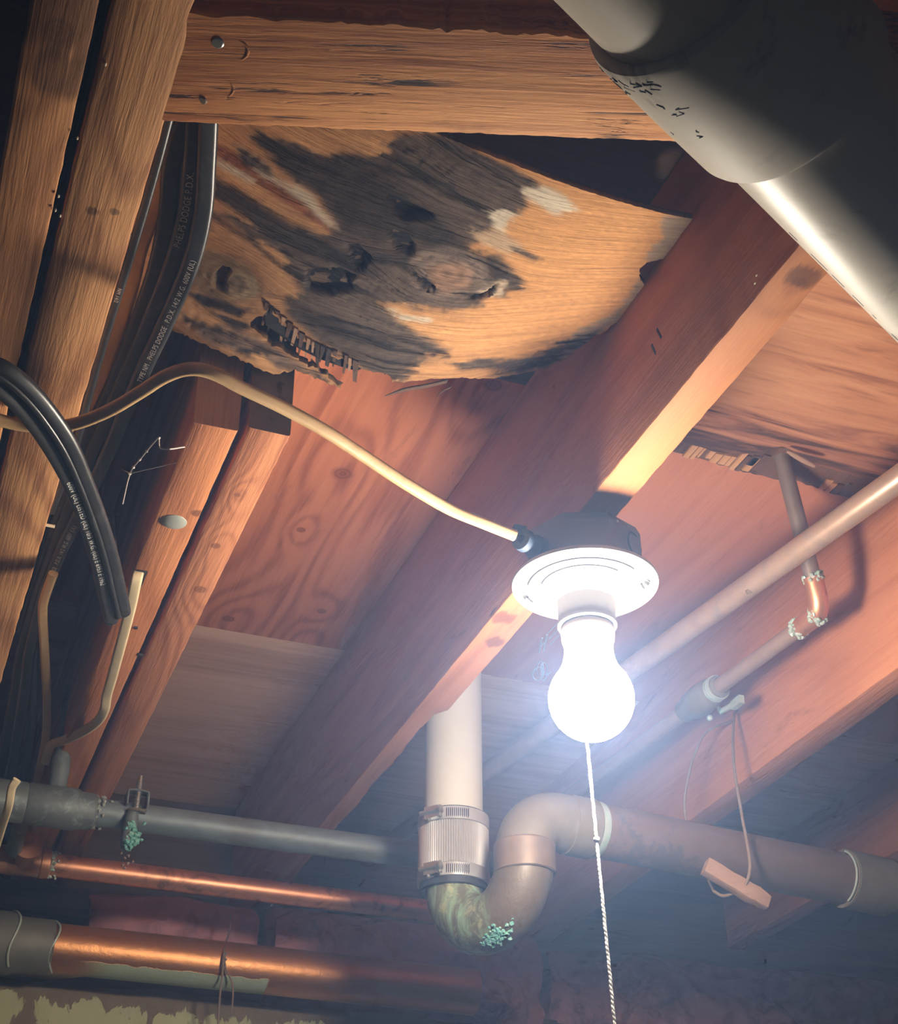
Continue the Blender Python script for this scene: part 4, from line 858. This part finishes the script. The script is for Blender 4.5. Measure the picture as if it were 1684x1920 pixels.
def cables():
    bk = M['black_cable']
    # bundle between the joists
    P = lambda z, *q: [onz(x, y, z) for x, y in q]
    t = thing('black_cable', (.1, .75, .69), 'rightmost printed black flat cable hanging down in the left joist bay', 'cable')
    c, p = cable(P(.688, (392, 205), (388, 300), (381, 400), (356, 500), (304, 620), (264, 705), (192, 875), (101, 1065), (60, 1200), (46, 1300), (20, 1450), (5, 1500)), 'sheath', bk, t, .0118, .0062)
    printed(p, 'TYPE NM . PHELPS DODGE . P.D.X. 14/2 W.G. 600V (UL)', .0052, sum((b - a).length for a, b in zip(p, p[1:])) - .272, -.0006, .0062, M['print_grey'], c, True)
    printed(p, 'PHELPS DODGE . P.D.X. 14/2 W.G. 600V (UL)', .0052, sum((b - a).length for a, b in zip(p, p[1:])) - .60, -.0006, .0062, M['print_grey'], c, True)
    t = thing('black_cable', (.09, .75, .70), 'printed black flat cable second from the right in the left joist bay', 'cable')
    c, p = cable(P(.697, (368, 205), (362, 300), (350, 400), (322, 500), (274, 620), (236, 705), (178, 840), (96, 1040), (48, 1190), (28, 1300), (5, 1430)), 'sheath', bk, t, .0118, .0062)
    printed(p, 'PHELPS DODGE P.D.X.', .0064, sum((b - a).length for a, b in zip(p, p[1:])) - .120, .001, .0062, M['print_grey'], c, True)
    t = thing('black_cable', (.085, .8, .70), 'unprinted black cable in the dark left bay behind the printed pair', 'cable')
    c, p = cable(P(.704, (352, 215), (325, 300), (316, 400), (296, 500), (262, 600), (215, 720), (150, 860), (80, 1060), (40, 1180)), 'sheath', bk, t, .0135, .0075)
    t = thing('black_cable', (.072, .8, .69), 'thin black cable running tight along the striped joist edge', 'cable')
    c, p = cable(P(.682, (318, 215), (296, 300), (268, 400), (238, 500), (207, 600), (178, 700), (140, 840), (96, 960)), 'sheath', bk, t, .006, .005)
    printed(p, 'NM 14/2', .0038, .16, 0, .005, M['print_grey'], c, False)
    t = thing('tan_cable', (.08, .8, .72), 'tan cable showing behind the black cables along the striped joist', 'cable')
    cable(P(.712, (356, 205), (340, 240), (312, 300), (292, 380), (262, 460), (243, 540), (214, 630), (184, 720), (150, 800)), 'sheath', M['tan_cable'], t, .0125, .0055)
    t = thing('black_cable', (.06, 1.4, .68), 'black cable hanging low in the left bay above the grey pipe', 'cable')
    cable(P(.69, (74, 1150), (66, 1220), (62, 1300), (60, 1370), (48, 1440), (40, 1490)), 'sheath', bk, t, .0095, .007)
    t = thing('tan_cable', (.1, 1.45, .66), 'straight tan cable dropping beside the grey valve stem at far left', 'cable')
    cable(P(.676, (100, 1075), (84, 1120), (80, 1150), (84, 1230), (88, 1310), (86, 1380), (75, 1440), (66, 1478)), 'sheath', M['tan_cable'], t, .0085, .005)
    # looped pair in front of the joists
    t = thing('looped_black_cable', (.08, .95, .585), 'thick pair of black cables looping in front of the leftmost joists', 'cable')
    base = [(-40, 690), (0, 706), (40, 738), (80, 784), (120, 845), (152, 915), (178, 985), (198, 1050), (212, 1110), (221, 1150)]
    pa = P(.600, *base); up = [V(.128, 1.125, .618), V(.122, 1.13, .65), V(.115, 1.12, .69)]
    sh = lambda pts, dx, dy, dz: [p + V(dx, dy, dz) for p in pts]
    p1, p2, p3 = [], [], []
    for (x, y), k in zip(base, range(len(base))):
        p1.append(onz(x + 12, y - 8 + 1 * (k < 5) * -6, .601)); p2.append(onz(x - 13, y + 7 + (k < 5) * 8, .600)); p3.append(onz(x, y, .5985))
    end = lambda p: [p[-1] + V(.001, .012, .006), p[-1] + V(-.002, .020, .022), p[-1] + V(-.012, .020, .05), p[-1] + V(-.02, .01, .09)]
    c, _ = cable(p1 + end(p1), 'upper_sheath', bk, t, .0100, .0075); c, q = cable(p2 + end(p2), 'lower_sheath', bk, t, .0110, .0070); cable(p3 + end(p3), 'inner_sheath', bk, t, .0052, .0066)
    printed(q, '600V (UL) LISTED (UL) 10/3 W.G. (UL) E 6953 E 1962', .0056, .125, -.0004, .0070, M['print_grey'], t)
    # tan cable to the lamp box
    t = thing('tan_lamp_cable', (.2, .85, .62), 'long tan cable curving across the bay to the lamp box', 'cable')
    q = [onz(*a) for a in ((-40, 772, .648), (0, 788, .648), (60, 799, .648), (130, 797, .646), (200, 772, .640), (262, 736, .634), (310, 706, .630), (355, 692, .628), (400, 700, .628), (455, 728, .628), (530, 764, .630), (610, 808, .632), (690, 860, .634), (760, 906, .634), (840, 953, .634), (905, 980, .633), (965, 1004, .632))]
    cable(q, 'sheath', M['tan_cable'], t, .0092, .0072)
    # cream cable stapled under the short joist
    t = thing('cream_cable', (.16, 1.4, .64), 'cream flat cable hanging under the short orange joist at lower left', 'cable')
    q = [onz(*a) for a in ((262, 1062, .668), (255, 1090, .652), (243, 1145, .650), (226, 1210, .650), (210, 1270, .650), (200, 1305, .650), (196, 1330, .650), (183, 1352, .652), (155, 1372, .656), (120, 1388, .664), (96, 1398, .672), (84, 1430, .674))]
    cable(q, 'sheath', M['cream_cable'], t, .0098, .0046)
    t = thing('cream_cable', (.1, 1.52, .6), 'short cream cable end poking past the grey pipe at far left', 'cable')
    cable([onz(*a) for a in ((-8, 1590, .555), (4, 1550, .558), (16, 1512, .562), (22, 1478, .572), (32, 1462, .578))], 'sheath', M['cream_cable'], t, .008, .0045)

# ---------------------------------------------------------------- pipes along the back wall, left
def left_pipes():
    # grey pipe
    y, z = 1.537, .600
    t = thing('grey_iron_pipe', (.25, y, z - .015), 'grey corroded pipe running level across the lower left under the joists', 'pipe')
    pipe_between((-.2, y, z), (.64, y, z), .0148, 'pipe_wall', plain('streaked_grey_pipe', (.135, .16, .165), .55, .3, .35, 45, .4, .15, (.10, .09, .085), .7, 25, (.5, 1, 1)), t, 36)
    b = MB(); b.lathe([(.0148, -.2), (.0212, -.198), (.0212, .115), (.0205, .117), (.0215, .119), (.0215, .168), (.0195, .171), (.0185, .186), (.0148, .190)], (0, y, z), (1, 0, 0), 40); b.build('coupling', M['iron'], t)
    b = MB()
    crust(b, (.186, y, z), (1, 0, 0), .0165, 90, .006, .0021, 5)
    b.build('pipe_dope', plain('grey_pipe_dope', (.24, .25, .22), .8, 0, .3, 120), t)['kind'] = 'stuff'
    p = ony(108, 1470, y); s = MB(); s.lathe([(0, 0), (.0098, 0), (.0098, .020), (.0105, .022), (.0098, .040), (.0075, .044), (.0070, .12), (0, .12)], (p.x, y, z + .016), (0, .05, 1), 24); s.build('branch_stem', M['iron'], t)
    p = ony(46, 1530, y); s = MB(); s.lathe([(0, -.005), (.0105, -.005), (.0105, .008), (.0085, .012), (.0085, .125), (0, .125)], (p.x, y + .014, z - .002), (.04, 1, .0), 24); s.build('side_branch', M['iron'], t)
    # clamp with verdigris
    c = ony(255, 1522, y - .017); h = thing('pipe_clamp', (c.x, c.y, c.z - .05), 'old clamp with threaded rod and turquoise corrosion gripping the grey pipe', 'clamp')
    r = ony(260, 1455, c.y); b = MB(); b.tube([V(c.x, c.y, c.z - .005), V(c.x + .001, c.y, r.z)], .0028, 12)
    for k in range(14): b.lathe([(.0026, -.0006), (.0034, 0), (.0026, .0006)], (c.x, c.y, c.z - .002 + k * .0026), (0, 0, 1), 12, True)
    b.build('threaded_rod', M['steel'], h)
    n_ = [c + V(.0105 * q[0], .002, .012 + q[1] * .0105) for q in ((-1, -.6), (-1, .55), (-.8, .95), (.8, .95), (1, .55), (1, -.75), (.7, -1))]
    b = MB(); b.sweep(smooth_path(n_, 3), rrect(.014, .0022, .0008, 1), lambda i, p, t_: V(0, 1, 0)); b.build('yoke', M['iron'], h)
    b = MB(); b.lathe([(0, -.0012), (.0095, -.0012), (.0105, 0), (.0095, .0016), (.004, .002), (0, .002)], c, (0, -.1, 1), 24); b.build('washer', M['brass_old'], h)
    b = MB(); b.lathe([(0, -.043), (.005, -.042), (.0065, -.034), (.0078, -.022), (.0072, -.01), (.006, -.001), (0, -.001)], c + V(-.003, 0, 0), (.08, 0, 1), 20); b.build('clamp_body', M['iron'], h)
    b = MB(); rr = random.Random(4)
    for k in range(60): b.blob(c + V(-.0035 + rr.gauss(0, .0035), -.006 + rr.uniform(-.002, .002), rr.uniform(-.042, -.014)), rr.uniform(.0014, .0032), 1, .3)
    for k in range(8): b.blob(c + V(.006 + rr.gauss(0, .002), -.003, -.03 + rr.gauss(0, .003)), .002, 1, .3)
    b.build('green_crust', M['verdigris'], h)['label'] = 'turquoise corrosion crust'
    b = MB()
    for k in range(7): b.blob(c + V(-.004 + rr.gauss(0, .003), -.004, -.047 - .0025 * k), .0018, 1, .4)
    b.build('rust_drip', M['rust_wire'], h)
    # bright copper pipe with tee
    y2 = 1.711; t = thing('copper_water_pipe', (.3, y2, z - .014), 'bright orange copper water pipe crossing below the grey pipe at lower left', 'pipe')
    pipe_between((-.2, y2, z), (.70, y2, z), .0130, 'pipe_wall', M['copper'], t, 36)
    x1 = ony(94, 1627, y2).x
    b = MB(); b.lathe([(.0130, -.2), (.0158, -.2), (.0160, x1 - .012), (.0168, x1 - .011), (.0168, x1 - .002), (.0130, x1)], (0, y2, z), (1, 0, 0), 36); b.lathe([(0, 0), (.0125, 0), (.0125, .03), (.0155, .032), (.0155, .038), (0, .038)], (ony(46, 1590, y2).x, y2 - .006, z), (0, -1, .1), 24); b.build('tee', plain('tee_copper', (.52, .24, .13), .42, .7, .2, 60, .5, .05, (.2, .14, .11), .6, 40), t)
    b = MB()
    crust(b, (x1, y2, z), (1, 0, 0), .0142, 80, .0032, .0022, 6)
    b.build('solder_joint', M['solder'], t)['kind'] = 'stuff'
    # big browned copper drain with hub and green crust along its belly
    y3, z3 = 1.775, .5275; t = thing('brown_copper_drain', (.3, y3, .498), 'fat browned copper drain pipe lying along the top of the green wall', 'pipe')
    N = NT('browned_copper_crusted'); co = N.obj(); n = N.noise(co, 60, 5, .7); st = N.noise(N.scale(co, (6, 60, 60)), 1, 5, .6)
    sp = N.n('ShaderNodeSeparateXYZ'); N.l(co, sp.inputs[0]); c = N.mix(st, (.55, .25, .10), (.36, .15, .055))
    zed = N.math('ADD', sp.outputs['Z'], N.math('MULTIPLY', N.math('SUBTRACT', n, .5), .008))
    m1 = N.math('SUBTRACT', 1, N.smooth(zed, .0098, .0106)); xr = N.math('MULTIPLY', N.smooth(sp.outputs['X'], .205, .26), N.math('SUBTRACT', 1, N.smooth(N.math('ADD', sp.outputs['X'], N.math('MULTIPLY', n, .006)), .437, .440))); m1 = N.math('MULTIPLY', m1, xr)
    c = N.mix(m1, c, (.30, .36, .24)); N.bump(N.math('ADD', N.math('MULTIPLY', m1, 1.0), n), .5, .0015)
    mt = N.set(Base_Color=c, Roughness=N.math('ADD', .42, N.math('MULTIPLY', m1, .4)), Metallic=N.math('SUBTRACT', .8, N.math('MULTIPLY', m1, .8)))
    b = MB(); b.lathe([(.0275, 0), (.0275, .9), (.024, .9), (.024, 0)], (-.2, y3, z3), (1, 0, 0), 56, True); b.build('pipe_wall', mt, t, origin=(0, y3, z3 - .0275))
    xh = ony(100, 1790, y3).x; hb = plain('dark_hub', (.15, .14, .11), .6, .3, .3, 40, .4, .1)
    b = MB(); b.lathe([(.0275, -.2), (.0325, -.2), (.0345, xh - .052), (.0345, xh - .046), (.0305, xh - .040), (.0305, xh - .005), (.0275, xh - .003)], (0, y3, z3), (1, 0, 0), 48); b.build('hub', hb, t)
    for xo, rr_, a0, a1 in ((xh - .003, .0292, -80, 110), (ony(22, 1760, y3).x, .0352, -60, 120)):
        b = MB(); b.tube([V(xo + .004 * math.sin(a * .05), y3 - rr_ * math.cos(math.radians(a)), z3 + rr_ * math.sin(math.radians(a))) for a in range(a0, a1, 6)], .0014, 8); b.build('solder_ring', M['solder'], t)
    # wire tied round the brown drain
    wx = ony(420, 1830, y3 - .03).x; t = thing('tie_wire', (wx, y3 - .03, .45), 'thin brown wire tied round the fat drain and hanging down the wall', 'wire')
    f = y3 - .0295; q = [ony(432, 1715, f + .10), ony(430, 1745, f + .06), ony(420, 1785, f), ony(417, 1830, f - .002), ony(413, 1860, f), ony(408, 1930, f + .01)]
    b = MB(); b.tube(smooth_path(q, 6), .0012, 8); b.build('strand', M['rust_wire'], t)
    q = [ony(420, 1790, f), ony(424, 1818, f - .002), ony(434, 1838, f), ony(437, 1862, f), ony(434, 1900, f + .008)]; b = MB(); b.tube(smooth_path(q, 6), .0011, 8); b.build('strand', M['rust_wire'], t)
    b = MB(); p = ony(421, 1795, f - .001)
    for k in range(9): b.blob(p + V(.0012 * math.cos(k * 2), -.001, .004 - .0022 * k), .0019, 1)
    b.build('twist', M['rust_wire'], t)
    # strip on the wall top
    b = MB(); b.box(-.1, .215, 1.79, 1.825, .4965, .4995); 
    x0, x1_ = -.15, ony(165, 1836, 1.815).x
    b = MB(); vs = [V(x0, 1.812, .5105), V(x1_, 1.812, .5105), V(x1_ - .06, 1.86, .5105), V(x0, 1.86, .5105), V(x0, 1.812, .5175), V(x1_, 1.812, .5125), V(x1_ - .06, 1.86, .514), V(x0, 1.86, .5165)]
    b.add(vs, [(0, 3, 2, 1), (4, 5, 6, 7), (0, 1, 5, 4), (1, 2, 6, 5), (2, 3, 7, 6), (3, 0, 4, 7)]); tag(b.build('wood_shim', M['paper'], smooth=False), 'cream tapered shim lying on the green wall top under the drain hub', 'shim')

def batt(x0, x1, z0, z1, yf, label, seed, mat):
    nx, nz = max(8, int((x1 - x0) / .008)), max(6, int((z1 - z0) / .008)); vs = []; r = seed * 7.3
    for j in range(nz + 1):
        for i in range(nx + 1):
            u, w = i / nx, j / nz; e = (.5 + .5 * min(1, 5 * min(u, 1 - u)) ** .5) * min(1, 4 * min(w, 1 - w) + .05) ** .5
            a = float(fbm(np.array([u * (x1 - x0) * 12 + r]), np.array([w * (z1 - z0) * 18 + r]), seed, 3)[0]); c = float(fbm(np.array([u * (x1 - x0) * 70]), np.array([w * (z1 - z0) * 90]), seed + 5, 3)[0])
            sx = .03 * (float(fbm(np.array([r]), np.array([w * 3 + r]), seed + 9, 2)[0]) - .5); vs.append(V(x0 + (x1 - x0) * u + (sx - .012) * (u > .999) + (sx + .012) * (u < .001), yf + .05 - e * (.004 + .105 * a + .016 * c), z0 + (z1 - z0) * w + .006 * (a - .5) * e))
    n = len(vs); vs += [V(x0 + (x1 - x0) * i / nx, yf + .09, z0 + (z1 - z0) * j / nz) for j in range(nz + 1) for i in range(nx + 1)]
    fs = []; W = nx + 1
    for j in range(nz):
        for i in range(nx):
            a = j * W + i; fs.append((a, a + 1, a + 1 + W, a + W)); fs.append((a + n, a + W + n, a + 1 + W + n, a + 1 + n))
    bd = [i for i in range(nx)] ; 
    for i in range(nx): fs.append((i, i + n, i + 1 + n, i + 1)); q = nz * W + i; fs.append((q, q + 1, q + 1 + n, q + n))
    for j in range(nz): a = j * W; fs.append((a, a + W, a + W + n, a + n)); a = j * W + nx; fs.append((a, a + n, a + W + n, a + W))
    b = MB(); b.add(vs, fs); tag(b.build('insulation_batt', mat, angle=60), label, 'insulation')

def background():
    pk = M['fibre_pink']
    batt(.236, .467, .545, .66, 1.915, 'pink insulation tuft hanging above the browned copper drain', 2, pk)
    batt(.47, .86, .512, .66, 1.90, 'sagging pink insulation seen left of the green trap bottom', 3, pk)
    batt(.868, 1.9, .515, .66, 1.92, 'dim pink insulation low behind the pull string and drain', 4, pk)
    # cobweb between the cables and the bolted joist
    q = [onx(*a) for a in ((346, 838, .142), (318, 842, .125), (300, 840, .122), (298, 822, .120), (292, 826, .119), (275, 846, .116), (262, 862, .115), (250, 876, .114), (244, 888, .114), (238, 908, .113), (230, 945, .112))]
    b = MB(); b.tube(smooth_path(q, 4), .0005, 5)
    for k in (3, 5, 6, 7, 8): b.blob(q[k], .0012, 1, .3)
    b.tube([q[8], onx(212, 872, .112)], .00035, 5); b.tube([q[8], onx(330, 868, .14)], .0002, 5)
    tag(b.build('cobweb', M['web']), 'wispy cobweb strand stretched left of the bolted short joist', 'cobweb')
    # pale insect pellets
    spots = [(198, 121, 1, 'largest pale pellet, on the striped joist near the cross block'), (145, 259, 1, 'pale pellet at the edge of the dark gap level with the cables'), (110, 368, 1, 'topmost of three pale pellets clustered in the dark gap between left joists'),
             (104, 394, 1, 'left one of the lower two pale pellets in the dark joist gap'), (113, 405, 1, 'lowest pale pellet of the cluster in the dark joist gap'), (1419, 516, 0, 'upper of two pale specks on the side of the centre joist'), (1416, 531, 0, 'lower of two pale specks on the side of the centre joist')]
    for i, (x, y, h, lab) in enumerate(spots):
        p = onz(x, y, .6592) if h else onx(x, y, .4562); b = MB(); b.blob(p, .0011, 1, .1, (.7, 1.3, .7))
        tag(b.build('pellet', M['pellet']), lab, 'pellet', 'insect pellets on the joists')

setting(); ceiling(); joists(); cross_block(); rotted_sheet(); big_drain(); lamp(); trap(); right_pipes(); left_pipes(); cables(); background(); haze()
